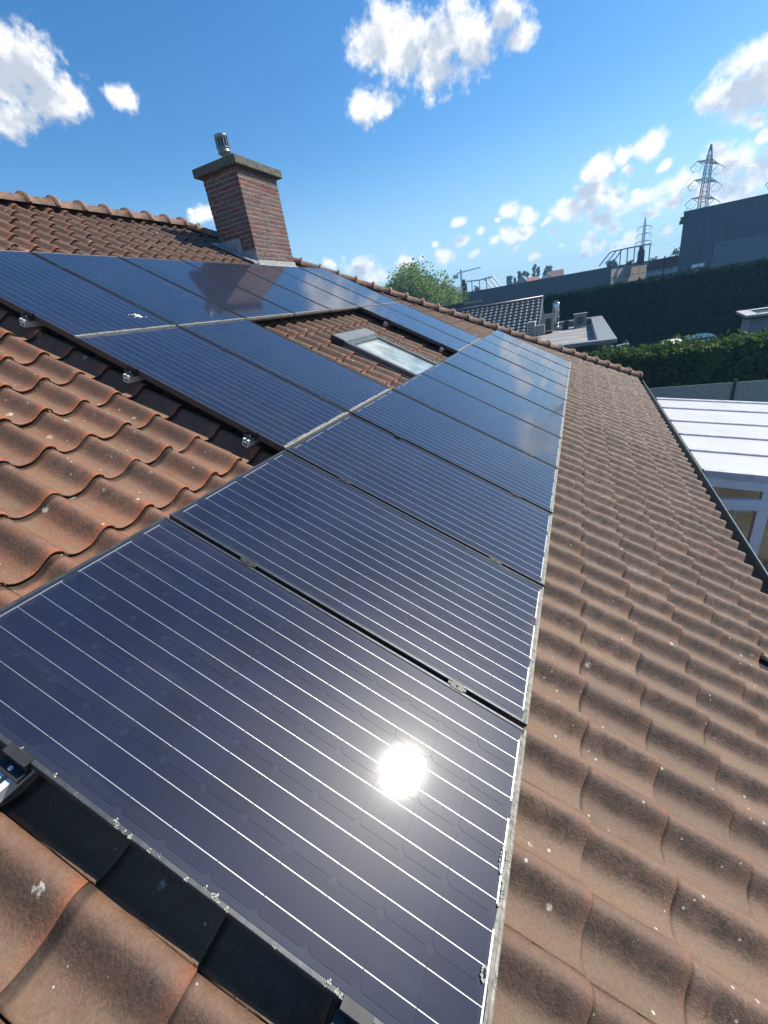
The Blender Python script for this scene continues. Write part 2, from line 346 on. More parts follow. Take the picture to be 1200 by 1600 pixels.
# solar field layout: (row, column) -> u, v
PV, PU, PWD, PLN = 0.828, 1.585, 0.808, 1.579
cells_ = [(0, c) for c in range(11)] + [(1, c) for c in (2, 3, 7, 8)] + [(2, c) for c in range(2, 9)]
def covered(v, u, pad):
    """inside the field of panels by more than pad"""
    for du in (-pad, 0, pad):
        for dv in (-pad, 0, pad):
            r_, c_ = math.floor((u + du) / PU), math.floor((v + dv) / PV)
            if (r_, c_) not in cells_: return False
    return True
SKY = (4.16, 1.52, 4.98, 2.66)      # skylight v0,u0,v1,u1
def project(p):
    q = Vector(p) - CW; x, y, z = rx.dot(q), ry.dot(q), rz.dot(q)
    if z < .05: return None
    return 600 + 648.06 * x / z, 800 + 648.06 * y / z
cands = []
rows = range(-5, 25)
for kr in rows:
    u = U0 + TG * kr
    if u > U_RIDGE - .05: continue
    for kc in range(-26, 62):
        v = V0 + TW * kc
        if v > hip_v(u + .1) + .05: continue
        cu, cv = u + TG / 2, v + TW / 2
        if covered(cv, cu, .42): continue
        if SKY[0] - .03 < cv < SKY[2] + .03 and SKY[1] - .03 < cu < SKY[3] + .03: continue
        if 6.08 < cv < 7.2 and cu > 5.26 and cu < 5.92: continue
        if kr == -5 and kc in (9, 10): continue           # tiles missing at the eave, where the gutter shows
        if kr == -4 and kc in (9, 10): u += (.045, .072)[kc - 9]
        hipcut = v + TW > hip_v(u + TG + .05) - .02
        vis = 0.0; pp = [project(PW(a, b, -.12)) for a, b in ((v, u), (v + TW, u), (v + TW, u + TG), (v, u + TG))]
        if all(pp) and any(-40 < x < 1240 and -40 < y < 1640 for x, y in pp) and not covered(cv, cu, .05):
            vis = abs(sum(pp[i][0] * pp[(i+1) % 4][1] - pp[(i+1) % 4][0] * pp[i][1] for i in range(4))) / 2
            ins = sum(0 <= x <= 1200 and 0 <= y <= 1600 for x, y in pp) / 4; vis *= max(ins, .1)
        cands.append((vis, kr, kc, u, v, hipcut)); u = U0 + TG * kr
cands.sort(reverse=True)
single = [c for c in cands if not c[5]][:300]; sset = {(c[1], c[2]) for c in single}
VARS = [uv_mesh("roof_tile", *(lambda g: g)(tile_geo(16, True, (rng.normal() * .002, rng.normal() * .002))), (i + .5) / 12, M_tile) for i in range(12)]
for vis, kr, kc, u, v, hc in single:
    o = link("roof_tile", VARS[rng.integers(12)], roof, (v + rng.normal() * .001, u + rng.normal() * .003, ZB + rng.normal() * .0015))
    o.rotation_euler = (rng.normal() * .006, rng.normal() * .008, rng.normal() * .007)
Vs, Fs, Us, Ts, nb = [], [], [], [], 0
tv, tf, tu = tile_geo(10, False)
for vis, kr, kc, u, v, hc in cands:
    if (kr, kc) in sset: continue
    a = rng.normal() * .007; loc = np.array([v + rng.normal() * .001, u + rng.normal() * .003, ZB + rng.normal() * .002])
    P = tv.copy(); P[:, 0], P[:, 1] = tv[:, 0] - a * tv[:, 1], tv[:, 1] + a * tv[:, 0]; P[:, 2] += rng.normal() * .01 * P[:, 0]
    P += loc
    # cut at the hip: pull what passes the hip line back to it
    lim = 6.34 + 0.675 * (6.85 - P[:, 1]); P[:, 0] = np.minimum(P[:, 0], lim)
    P[:, 1] = np.minimum(P[:, 1], U_RIDGE - .01)
    Vs.append(P); Fs.append(tf + nb); Us.append(tu); Ts.append(np.full(len(tv), rng.random())); nb += len(tv)
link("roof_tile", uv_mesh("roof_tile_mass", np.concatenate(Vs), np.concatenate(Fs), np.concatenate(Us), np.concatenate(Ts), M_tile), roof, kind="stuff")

# underlay sheet below the tiles
mb = MB(); zu = -.185
mb.add([(-5.2, U_EAVE + .02, zu), (hip_v(U_EAVE) - .02, U_EAVE + .02, zu), (hip_v(U_RIDGE) - .02, U_RIDGE - .02, zu), (-5.2, U_RIDGE - .02, zu)], [(0, 1, 2, 3)])
mb.build("underlay", M_under, roof)
# the slopes that face away
def plane_pt(v, u): return PW(v, u, -.16)
A, B = plane_pt(hip_v(U_RIDGE), U_RIDGE), plane_pt(hip_v(U_EAVE), U_EAVE)
dY = A.y - B.y
C2 = Vector((B.x, A.y + dY, B.z)); D = plane_pt(-5.2, U_RIDGE); E_ = Vector((D.x, A.y + dY, B.z)); F_ = plane_pt(-5.2, U_EAVE)
def ribbed(name, a, b, c, d, nu, nv):
    """sheet a-b (lower edge) to d-c (upper) with rounded tile rolls"""
    a, b, c, d = map(Vector, (a, b, c, d)); nrm = (b - a).cross(d - a).normalized(); V, F = [], []
    for j in range(nv * 2):
        t = (j // 2 + (j % 2) * .98) / nv
        for i in range(nu + 1):
            s = i / nu; p = (a.lerp(b, s)).lerp(d.lerp(c, s), t)
            V.append(p + nrm * (.02 * math.cos(i * math.pi / 2) + .02 * (1 - (j % 2))))
    n = nu + 1
    for j in range(nv * 2 - 1):
        for i in range(nu): F.append((j*n + i, j*n + i + 1, (j+1)*n + i + 1, (j+1)*n + i))
    return V, F
M_tile_plain = simple("clay_tile_plain", (.17, .095, .06), .8, var=.4, scale=9, bump=.3)
H0 = Vector((4.0, 2.0, -3.6))
for nm, q in (("hip_slope", (B, C2, A + Vector((.02, .02, 0)), A)), ("rear_slope", (C2, E_, D, A))):
    V, F = ribbed(nm, *q, 200, 26); mb = MB(); mb.add([p - H0 for p in V], F); mb.build(nm, M_tile_plain, house, True)

# ridge and hip tiles
def ridge_geo(L=.37, r0=.098, r1=.108):
    V, F = [], []; n = 12
    st = [(0, r1 + .034), (.034, r1 + .034), (.038, r1 + .004), (.05, r1 + .004), (.052, r1), (L, r0)]
    for x, r in st:
        for i in range(n + 1):
            t = math.pi * i / n; V.append((x, math.cos(t) * r * 1.08, math.sin(t) * r))
    for r in range(len(st) - 1):
        for i in range(n): F.append((r*(n+1) + i, r*(n+1) + i + 1, (r+1)*(n+1) + i + 1, (r+1)*(n+1) + i))
    k = len(V); V.append((0, 0, 0)); F2 = [(i + 1, i, k) for i in range(n)]
    return V, F + F2
rm = MB(); rm.add(*ridge_geo()); ridge_me = rm.mesh("ridge_tile", M_ridge, True)
ridge_me.polygons.foreach_set('use_smooth', [len(p.vertices) == 4 for p in ridge_me.polygons])
def lay_ridge(p0, p1, step=.35):
    p0, p1 = Vector(p0), Vector(p1); d = (p1 - p0); n = int(d.length / step); d.normalize()
    y = Vector((0, 0, 1)).cross(d).normalized(); z = d.cross(y)
    for i in range(n + 1):
        M = Matrix((d, y, z)).transposed().to_4x4()
        o = link("ridge_tile", ridge_me, house); M.translation = p0 + d * (i * step) - H0 + Vector((0, 0, rng.normal() * .003))
        o.matrix_local = M @ Matrix.Rotation(rng.normal() * .02, 4, 'X') @ Matrix.Rotation(rng.normal() * .008, 4, 'Z')
rtop = PW(hip_v(U_RIDGE), U_RIDGE, -.115)
rl = PW(-5.0, U_RIDGE, -.115)
lay_ridge(rtop + Vector((.02, 0, .0)), rl, .35)
hb = PW(hip_v(U_EAVE) + .02, U_EAVE - .03, -.115)
lay_ridge(hb, rtop + Vector((.03, 0, .0)), .35)

# walls below the eaves
mb = MB(); ex = F_.y + .42
mb.box(-4.9 - 4, ex - 2, 0, B.x - .45 - 4, A.y + dY - .42 - 2, B.z + 3.6 - .12)
mb.build("wall", simple("house_wall_brick", (.24, .13, .10), .9, var=.3, scale=12, bump=.4), house)
mb = MB(); mb.box(-5.1 - 4, F_.y - .01 - 2, B.z + 3.6 - .16, B.x - .1 - 4, ex - .02 - 2, B.z + 3.6 - .10)
mb.build("soffit", M_white, house)
# gutter: box channel along the eave
gy0 = F_.y - .015; gz = F_.z - .13
GUT_X1 = B.x + .05
mb = MB(); prof_g = [(gy0 + .03, .075), (gy0 + .03, -.02), (gy0 - .01, -.06), (gy0 - .10, -.065), (gy0 - .15, -.03), (gy0 - .155, .06)]
V, F = [], []
for x in np.linspace(-5.1, GUT_X1, 30):
    for y, z in prof_g: V.append((x - 4, y - 2, gz + z + 3.6))
k = len(prof_g)
for i in range(29):
    for j in range(k - 1): F.append((i*k + j, i*k + j + 1, (i+1)*k + j + 1, (i+1)*k + j))
mb.add(V, F); gut = mb.build("gutter", M_zinc, house)
sol = gut.modifiers.new("thickness", 'SOLIDIFY'); sol.thickness = .004
mb = MB(); mb.bar((-5.1 - 4, gy0 - .157 - 2, gz + .062 + 3.6), (GUT_X1 - 4, gy0 - .157 - 2, gz + .062 + 3.6), .0065, 8)
mb.build("rim", M_zincrim, gut, True)
# ------------------------------------------------------------------ chimney
CX0, CX1, CY0, CY1, CZ0, CZ1 = 6.12, 7.12, 4.545, 5.21, 2.0, 3.66
chim = empty("chimney", (CX0 - 4, CY0 - 2, CZ0 + 3.6), parent=house)
LX, LY, HZ = CX1 - CX0, CY1 - CY0, CZ1 - CZ0
mb = MB(); mb.box(.005, .005, 0, LX - .005, LY - .005, HZ); mb.build("mortar", M_mortar, chim)
BL, BH, J = .188, .0495, .0115; CH = BH + J; ncr = int(HZ / CH)
BRK = {}
def brick_piece(x0, y0, z0, x1, y1, z1, coll=None):
    if coll is not None: coll.box(x0, y0, z0, x1, y1, z1); return
    key = (round(x1 - x0, 3), round(y1 - y0, 3))
    if key not in BRK:
        b = MB(); b.box(0, 0, 0, x1 - x0, y1 - y0, z1 - z0); BRK[key] = b.mesh("brick", M_brick, False, .003)
    o = link("brick", BRK[key], chim, (x0 + rng.normal() * .0012, y0 + rng.normal() * .0012, z0 + rng.normal() * .0008)); o.rotation_euler = (0, 0, rng.normal() * .004)
hid = MB(); BD = .09
for c in range(ncr):
    z0 = HZ - (c + 1) * CH + J; z1 = z0 + BH; odd = c % 2
    zr = CZ0 + z0
    show = zr > 2.36
    # face towards the eave (full length, courses alternate which face owns the corner)
    a0 = 0.0 if not odd else BD + J; a1 = LX if not odd else LX
    x = a0; first = True
    while x < a1 - .03:
        L = BL if not (first and not odd) else BL
        if first and odd: L = BL * .5 - .0 if False else BL
        e = min(x + L, a1)
        if a1 - e < .05: e = a1
        brick_piece(x, 0, z0, e, BD, z1, None if show else hid); x = e + J; first = False
    # face towards the near end
    b0 = 0.0 if odd else BD + J; y = b0; first = True
    while y < LY - .03:
        e = min(y + BL, LY)
        if LY - e < .05: e = LY
        brick_piece(0, y, z0, BD, e, z1, None if show else hid); y = e + J
    # hidden faces
    x = BD + J
    while x < LX - .03:
        e = min(x + BL, LX); hid.box(x, LY - BD, z0, e, LY, z1); x = e + J
    y = BD + J
    while y < LY - BD - J - .03:
        e = min(y + BL, LY - BD - J); hid.box(LX - BD, y, z0, LX, e, z1); y = e + J
hid.build("brick", M_brick, chim, kind="stuff")
mb = MB(); mb.box(-.085, -.075, HZ + .002, LX + .085, LY + .085, HZ + .112)
bmc = mb.build("cap", M_conc, chim, bevel=.008)
# lead flashing: stepped apron on the near face, pale strip along the eave-side face
def roof_z(y): return (y + CY0) / CT * ST - .10 / CT * (1) - CZ0       # tile top height at depth y from the chimney corner
mb = MB()
zb = roof_z(0)
mb.hexa([(-.012, -.012, zb - .05), (-.006, -.012, zb - .05), (-.006, .26, roof_z(.26) - .05), (-.012, .26, roof_z(.26) - .05),
         (-.012, -.012, zb + .20), (-.006, -.012, zb + .20), (-.006, .26, zb + .20), (-.012, .26, zb + .20)])
mb.build('flashing', M_lead, chim); mb = MB()
mb.hexa([(-.016, .24, roof_z(.24) - .05), (-.009, .24, roof_z(.24) - .05), (-.009, LY + .02, roof_z(LY) - .05), (-.016, LY + .02, roof_z(LY) - .05),
         (-.016, .24, zb + .40), (-.009, .24, zb + .40), (-.009, LY + .02, zb + .40), (-.016, LY + .02, zb + .40)])
mb.build('flashing', M_lead, chim); mb = MB()
mb.hexa([(-.14, -.02, zb - .005), (-.006, -.02, zb + .0), (-.006, LY + .05, roof_z(LY + .05) + .0), (-.14, LY + .05, roof_z(LY + .05) - .005),
         (-.14, -.02, zb + .02), (-.006, -.02, zb + .03), (-.006, LY + .05, roof_z(LY + .05) + .03), (-.14, LY + .05, roof_z(LY + .05) + .02)])
mb.build("flashing", M_lead, chim)
mb = MB(); mb.box(-.01, -.014, zb - .08, LX + .02, -.003, zb + .055)
mb.build('flashing', M_leadlight, chim); mb = MB()
mb.hexa([(-.03, -.15, zb - .11), (LX + .03, -.15, zb - .11), (LX + .03, -.003, zb - .02), (-.03, -.003, zb - .02), (-.03, -.15, zb - .1), (LX + .03, -.15, zb - .1), (LX + .03, -.003, zb), (-.03, -.003, zb)])
mb.build("flashing", M_leadlight, chim)
# flue cowl
cw = empty("cowl", (.30, .36, HZ + .165), parent=chim); cw.scale = (.92, .92, .86)
mb = MB()
def lathe(mb, pr, n=20, cx=0, cy=0):
    V = [(cx + r * math.cos(2*math.pi*i/n), cy + r * math.sin(2*math.pi*i/n), z) for r, z in pr for i in range(n)]
    F = [(j*n + i, j*n + (i+1) % n, (j+1)*n + (i+1) % n, (j+1)*n + i) for j in range(len(pr) - 1) for i in range(n)]
    mb.add(V, F + [tuple(range(n))[::-1], tuple(range((len(pr)-1)*n, len(pr)*n))]); return mb
lathe(mb, [(.050, -.07), (.050, .10), (.102, .135), (.104, .15), (.104, .165), (.100, .168), (.100, .20), (.106, .202), (.106, .215), (.092, .218)])
lathe(mb, [(.092, .330), (.107, .333), (.107, .385), (.104, .392), (.06, .405), (.001, .41)])
mb.build("cowl_body", M_steel, cw, True)
mb = MB(); lathe(mb, [(.085, .215), (.085, .333)]); mb.build("cowl_core", M_zinc, cw, True)
mb = MB()
for i in range(14):
    t = 2 * math.pi * i / 14; mb.bar((.099*math.cos(t), .099*math.sin(t), .214), (.099*math.cos(t), .099*math.sin(t), .334), .012, 6)
mb.build("cowl_fin", M_steel, cw)
mb = MB(); lathe(mb, [(.05, 0), (.045, .035), (.02, .06), (.001, .065)], 10, .16, .54); mb.v = [(x, y, z + HZ + .112) for x, y, z in mb.v]
mb.build("vent_pot", M_leadlight, chim, True)

# ------------------------------------------------------------------ skylight in the gap of the field
sk = empty("skylight", parent=roof); sk.location = (SKY[0], SKY[1], -.10)
sw, sl = SKY[2] - SKY[0], SKY[3] - SKY[1]
mb = MB(); f = .055
mb.box(0, 0, -.06, f, sl - .14, .045); mb.box(sw - f, 0, -.06, sw, sl - .14, .045); mb.box(f, 0, -.06, sw - f, f, .04); mb.box(f, sl - .22, -.06, sw - f, sl - .14, .043)
M_skf = simple("skylight_frame", (.15, .155, .15), .4, .5, var=.2, scale=10)
mb.build("frame", M_skf, sk, bevel=.004)
mb = MB(); mb.box(-.055, -.03, -.07, -.004, sl - .1, .0); mb.build("flashing", M_blackmetal, sk); mb = MB(); mb.box(sw + .004, -.03, -.07, sw + .055, sl - .1, .0)
mb.build("flashing", M_blackmetal, sk)
mb = MB(); mb.box(-.02, sl - .15, -.03, sw + .02, sl + .02, .062); mb.build("hood", simple("skylight_hood", (.20, .21, .20), .45, .4, var=.15), sk, bevel=.012)
mb = MB(); mb.box(-.03, sl - .155, -.06, -.021, sl + .02, .058); mb.build("hood_cheek", M_blackmetal, sk)
M, k = mat("skylight_pane"); pos = k.n('ShaderNodeNewGeometry').outputs['Position']; n = k.noise(pos, 4, 5, .65).outputs[0]
finish(k, {'Base Color': k.mix(k.ramp(n, .35, .65), (.20, .24, .23, 1), (.38, .42, .40, 1)), 'Roughness': .10, 'IOR': 1.6})
mb = MB(); mb.box(f + .001, f + .001, .012, sw - f - .001, sl - .221, .02); mb.build("pane", M, sk)

# ------------------------------------------------------------------ solar panels
def make_meshes():
    d = {}
    fw, th = .011, .040
    mb = MB(); mb.box(0, 0, -th, PWD, fw, 0); mb.box(0, PLN - fw, -th, PWD, PLN, 0); mb.box(0, fw, -th, fw, PLN - fw, 0); mb.box(PWD - fw, fw, -th, PWD, PLN - fw, 0)
    d['frame'] = mb.mesh("frame", M_frame, False, .0015)
    mb = MB(); mb.box(fw + .0005, fw + .0005, -.012, PWD - fw - .0005, PLN - fw - .0005, -.0032); d['backsheet'] = mb.mesh("backsheet", M_back)
    cp, cs, ch = .1262, .1248, .011
    x0 = (PWD - 6 * cp) / 2; y0 = .030
    h = cs / 2
    oc = [(-h + ch, -h), (h - ch, -h), (h, -h + ch), (h, h - ch), (h - ch, h), (-h + ch, h), (-h, h - ch), (-h, -h + ch)]
    mb = MB(); mb.add([(x, y, 0) for x, y in oc], [tuple(range(8))]); d['cell'] = mb.mesh("solar_cell", M_cell)
    d['cpos'] = [(x0 + (i + .5) * cp, y0 + (j + .5) * cp, -.0024) for i in range(6) for j in range(12)]
    mb = MB()
    for cx, cy_, z in d['cpos']: mb.add([(cx + x, cy_ + y, z) for x, y in oc], [tuple(range(8))])
    d['cells'] = mb.mesh("solar_cell", M_cell)
    mb = MB(); z0, z1 = -.0022, -.0016; y1 = y0 + 12 * cp
    for i in range(6):
        for s in (-1, 1):
            cx = x0 + (i + .5) * cp + s * cp / 4
            for j in range(12):
                a = y0 + j * cp; mb.box(cx - .0008, a + .0012, z0, cx + .0008, a + cp - .0012, z1)
            mb.box(cx - .0008, y1, z0, cx + .0008, y1 + .010, z1); mb.box(cx - .0008, y0 - .008, z0, cx + .0008, y0, z1)
    def bus(y, a, b): mb.box(x0 + a * cp + cp * .2, y - .0022, z0 + .0003, x0 + b * cp - cp * .2, y + .0022, z1 + .0004)
    for a, b in ((0, 1), (1, 3), (3, 5), (5, 6)): bus(y1 + .011, a, b)
    for a, b in ((0, 2), (2, 4), (4, 6)): bus(y0 - .009, a, b)
    d['busbar'] = mb.mesh("busbar", M_bus)
    g = MB(); x = fw
    while x < PWD - fw - .02:
        L = random.uniform(.02, .09); a, b = x, min(x + L, PWD - fw)
        q = random.uniform(.004, .010); q2 = random.uniform(.004, .012)
        g.hexa([(a, fw - .002, -.0015), (b, fw - .002, -.0015), (b, fw + q, -.0026), (a, fw + q2, -.0026), (a, fw - .002, .0012), (b, fw - .002, .0012), (b, fw + q, -.0021), (a, fw + q2, -.0021)]); x = b
    g.hexa([(0.002, .0, -.004), (PWD - .002, .0, -.004), (PWD - .002, fw - .003, -.004), (.002, fw - .003, -.004), (0.002, .001, .0009), (PWD - .002, .001, .0009), (PWD - .002, fw - .003, .0009), (.002, fw - .003, .0009)])
    g.box(.002, -.0015, -.022, PWD - .002, -.0002, -.001)
    d['edge_strip'] = g.mesh("edge_strip", M_edge_strip)
    mb = MB(); mb.box(.0, .0, -.0012, .0, .0, 0)
    return d
PM = make_meshes()
ROWN = ["lowest row", "middle row", "top row"]
def panel_label(r, c):
    if r == 0:
        o = ["dark solar panel nearest the camera, with the sun's white glare on its glass", "solar panel of the lowest row directly beyond the glaring nearest one",
             "solar panel of the lowest row touching the nearer middle-row panel left of it", "solar panel of the lowest row touching the middle-row panel before the skylight",
             "lowest-row solar panel just before the skylight, fifth from the near end", "lowest-row solar panel whose upper edge runs along the skylight", "lowest-row solar panel just beyond the skylight, seventh from the near end",
             "lowest-row solar panel below the nearer middle-row panel past the skylight", "lowest-row solar panel below the farther middle-row panel past the skylight",
             "last but one solar panel of the lowest row, close to the hip", "farthest solar panel of the lowest row, ending at the hip tiles"]
        return o[c]
    if r == 1:
        return {2: "middle-row solar panel at the near left edge, above shaded rail ends", 3: "middle-row solar panel on the near side of the skylight gap",
                7: "middle-row solar panel on the far side of the skylight gap", 8: "farthest middle-row solar panel, beside the hip tiles"}[c]
    return {2: "top-row solar panel cut by the left picture edge, with a white splash", 3: "second top-row solar panel from the near end, above the middle-row pair",
            4: "top-row solar panel with the left edge of the chimney's dark reflection", 5: "top-row solar panel filled by the chimney's dark reflection",
            6: "top-row solar panel right below the chimney's lit face", 7: "last but one top-row solar panel, just past the chimney", 8: "farthest top-row solar panel, touching the hip tiles"}[c]
for r, c in cells_:
    tilt = (rng.normal() * .0016, rng.normal() * .0016, rng.normal() * .0006) if (r, c) != (0, 0) else (0, 0, 0)
    p = empty("solar_panel", PW(c * PV, r * PU, 0), (TH + tilt[0], tilt[1], tilt[2]), label=panel_label(r, c), cat="solar panel", group="black solar panels on the tiled roof")
    link("frame", PM['frame'], p); link("backsheet", PM['backsheet'], p); link("busbar", PM['busbar'], p, kind="stuff"); link("edge_strip", PM['edge_strip'], p, kind="stuff")
    if (r == 0 and c < 6) or (r > 0 and c < 4):
        for q in PM['cpos']: link("solar_cell", PM['cell'], p, q)
    else: link("solar_cell", PM['cells'], p, kind="stuff")
    if (r, c) == (2, 2):
        mb = MB()
        for i in range(26):
            a = random.uniform(0, 6.28); d = abs(random.gauss(0, .022)); s = .004 + .008 * math.exp(-d * 40)
            cx, cy_ = .66 + d * math.cos(a) , .22 + d * math.sin(a) * 1.6
            mb.add([(cx + s * math.cos(t) * random.uniform(.6, 1.2), cy_ + s * math.sin(t) * random.uniform(.6, 1.6), -.0010 + i * .00002) for t in np.linspace(0, 5.5, 7)], [tuple(range(7))])
        mb.build("dropping_splash", simple("dropping", (.6, .6, .56), .9), p, kind="stuff")
# lichen tufts on the near panel's lower edge
p0 = [o for o in bpy.data.objects if o.name == "solar_panel"][0]
mb = MB()
def ring(mb, cx, cy_, rx_, ry_, t, a0, a1, n, z):
    for i in range(n):
        a = a0 + (a1 - a0) * i / n + random.gauss(0, .05); q = random.uniform(.6, 1.3) * t
        x, y = cx + rx_ * math.cos(a), cy_ + ry_ * math.sin(a)
        mb.add([(x + q*math.cos(b)*random.uniform(.7, 1.2), y + q*math.sin(b)*random.uniform(.7, 1.2), z + random.uniform(0, .0015)) for b in np.linspace(0, 5.4, 6)], [tuple(range(6))])
ring(mb, .40, .022, .034, .008, .0020, 0, 6.28, 44, .0012); ring(mb, .33, .018, .03, .004, .003, 3, 5.5, 16, .0012)
ring(mb, .17, .030, .012, .006, .003, 0, 6.28, 14, .0012); ring(mb, .008, .62, .004, .014, .0018, 0.5, 4.28, 12, .0012)
for i in range(26): ring(mb, .006 + random.uniform(-.004, .006), random.uniform(.05, 1.5), .003, .003, random.uniform(.0012, .003), 0, 6, 3, .0012)
for i in range(30): ring(mb, random.uniform(.02, .8), .006 + random.uniform(-.006, .006), .002, .002, random.uniform(.0008, .002), 0, 6, 3, .0012)
mb.build("lichen_fleck", simple("pale_lichen", (.33, .33, .27), .95, var=.3, scale=200), p0, kind="stuff")

# rails and clamps
def rail(u, v0, v1, label):
    t = empty("mounting_rail", PW(v0, u, -.040), (TH, 0, 0), label=label, cat="mounting rail", group="aluminium rails under the panels")
    mb = MB(); L = v1 - v0; h = -.046
    mb.box(0, -.02, h, L, .02, h + .004); mb.box(0, -.02, h + .0041, L, -.016, -.001); mb.box(0, .016, h + .0041, L, .02, -.001)
    mb.box(0, -.0159, -.006, L, -.006, -.0011); mb.box(0, .006, -.006, L, .0159, -.0011); mb.box(0.001, -.0158, -.024, L, .0158, -.020)
    mb.build("rail", M_alu, t)
    def clamp(x, end):
        b = MB()
        if end: b.box(x - .034, -.035, -.0005, x - .002, .035, .012); b.box(x - .012, -.035, .0121, x - .0015, .035, .0412); b.box(x - .012, -.035, .0413, x + .009, .035, .0445)
        else: b.box(x - .015, -.024, .0410, x + .015, .024, .0432); b.box(x - .006, -.035, 0, x + .006, .035, .0409)
        b.build("end_clamp" if end else "mid_clamp", M_blackmetal, t)
        b = MB(); b.bar((x - (.022 if end else 0), 0, .012 if end else .0440), (x - (.022 if end else 0), 0, .018 if end else .0475), .005, 8)
        b.build("bolt", M_alu if end else M_blackmetal, t)
    x = round(.0551 if v0 > 0 else .115, 3); clamp(x, True); X0 = x
    n = int(round((L - .06) / PV))
    for i in range(1, n): clamp(X0 + i * PV - (PV - PWD) / 2, False)
rail(.27, -.115, 9.1, "aluminium rail under the lower edge of the lowest row"); rail(1.18, -.115, 9.1, "aluminium rail under the upper half of the lowest row")
rail(1.81, 2*PV - .055, 4*PV, "lower rail of the near middle-row pair"); rail(2.70, 2*PV - .055, 4*PV, "upper rail of the near middle-row pair")
rail(1.81, 7*PV - .055, 9*PV, "lower rail of the middle-row pair past the skylight"); rail(2.70, 7*PV - .055, 9*PV, "upper rail of the middle-row pair past the skylight")
rail(3.56, 2*PV - .055, 9*PV, "lower rail of the top row of panels"); rail(4.40, 2*PV - .055, 9*PV, "upper rail of the top row of panels")


# ------------------------------------------------------------------ surroundings
GZ = -3.6
def RAY(px):
    x, y = (px[0] - 600) / 648.06, (px[1] - 800) / 648.06; return (rx * x + ry * y + rz).normalized()
def ATX(px, X): d = RAY(px); return CW + d * ((X - CW.x) / d.x)
def ATZ(px, Z): d = RAY(px); return CW + d * ((Z - CW.z) / d.z)
def YZ(px, X): p = ATX(px, X); return p.y, p.z

# ground sheet
M, k = mat("ground"); pos = k.n('ShaderNodeNewGeometry').outputs['Position']
n1 = k.noise(pos, .05, 6, .6).outputs[0]; n2 = k.noise(pos, 3, 6, .65).outputs[0]
finish(k, {'Base Color': k.mix(k.ramp(n1, .42, .58), k.mix(k.ramp(n2, .3, .7), (.035, .06, .018, 1), (.075, .10, .03, 1)), k.mix(k.ramp(n2, .3, .7), (.10, .095, .085, 1), (.17, .16, .145, 1))), 'Roughness': .95}, n2, .3, .03)
mb = MB(); nx = 30
V = [(x, y, GZ) for x in np.linspace(-150, 620, nx) for y in np.linspace(-420, 420, nx)]
mb.add(V, [(i*nx + j, (i+1)*nx + j, (i+1)*nx + j + 1, i*nx + j + 1) for i in range(nx - 1) for j in range(nx - 1)])
mb.build("ground", M, kind="structure")

def cards(P, size, asp=1.5, up=0.0, jit=.35):
    """leaf quads at points P (n,3)"""
    n = len(P); d = rng.normal(size=(n, 3)); d[:, 2] = d[:, 2] * (1 - up) + up; d /= np.linalg.norm(d, axis=1)[:, None]
    a = rng.normal(size=(n, 3)); e = np.cross(d, a); e /= np.linalg.norm(e, axis=1)[:, None]
    L = size * (1 + jit * rng.normal(size=n)).clip(.4, 2)[:, None]; e = e * L * .5 / asp; d = d * L
    V = np.stack([P, P + d * .5 + e, P + d, P + d * .5 - e], 1).reshape(-1, 3); F = np.arange(4 * n).reshape(-1, 4)
    return V, F
M_leaf = leaf_mat("leaf_green", (.13, .20, .05), (.23, .32, .09), .5)
M_leafdark = leaf_mat("leaf_dark", (.011, .036, .022), (.016, .047, .027), .2, .05)
M_leaffar = leaf_mat("leaf_far", (.03, .05, .022), (.055, .085, .03))
M_bark = simple("bark", (.09, .07, .05), .9, var=.4, scale=8, bump=.4)

def tree(name, base, h, r, label, cat, material, n=5000, leaf=.3, clumps=26, crown0=.25, squash=1.0, slim=False, group=None):
    t = empty(name, base, label=label, cat=cat, group=group)
    mb = MB(); tr = max(.05, r * .07)
    mb.tube([(0, 0, 0), (.02*r, .01*r, h*.25), (-.02*r, .03*r, h*.5), (0, 0, h*.8)], [tr*1.3, tr, tr*.7, tr*.25], 8)
    for i in range(0 if slim else 8):
        a = 6.28 * i / 8 + random.random(); z = h * random.uniform(.25, .5)
        mb.tube([(0, 0, z), (r*.35*math.cos(a), r*.35*math.sin(a), z + h*.12), (r*.7*math.cos(a), r*.7*math.sin(a), z + h*.3)], [tr*.5, tr*.35, tr*.1], 6)
    mb.build("trunk", M_bark, t, True)
    cz, hz = h * (crown0 + 1) / 2, h * (1 - crown0) / 2
    C = []
    for i in range(clumps):
        u = rng.normal(size=3); u /= np.linalg.norm(u); q = random.uniform(.45, .95)
        if slim: u[2] = -1 + 2 * (i + .5) / clumps; q = 1.0; u[:2] *= .35
        w_ = (1 - .55 * max(0, u[2])) if not slim else 1
        C.append((u[0]*r*q*w_, u[1]*r*q*w_, cz + u[2]*hz*q, r * random.uniform(.24, .42) if not slim else r * (.25 + .75 * max(0, 1 - abs(u[2] + .25) ** 2 * .62))))
    m_ = n // clumps; Ps = []
    for x, y, z, rr in C:
        u = rng.normal(size=(m_, 3)); u /= np.linalg.norm(u, axis=1)[:, None]; q = rr * rng.random(m_)[:, None] ** .35
        p = u * q * np.array([1, 1, .8]) + np.array([x, y, z]); Ps.append(p)
    P = np.concatenate(Ps); P = P[P[:, 2] > h * .06]
    V, F = cards(P, leaf); link("crown", np_mesh("crown", V, F, material), t); return t

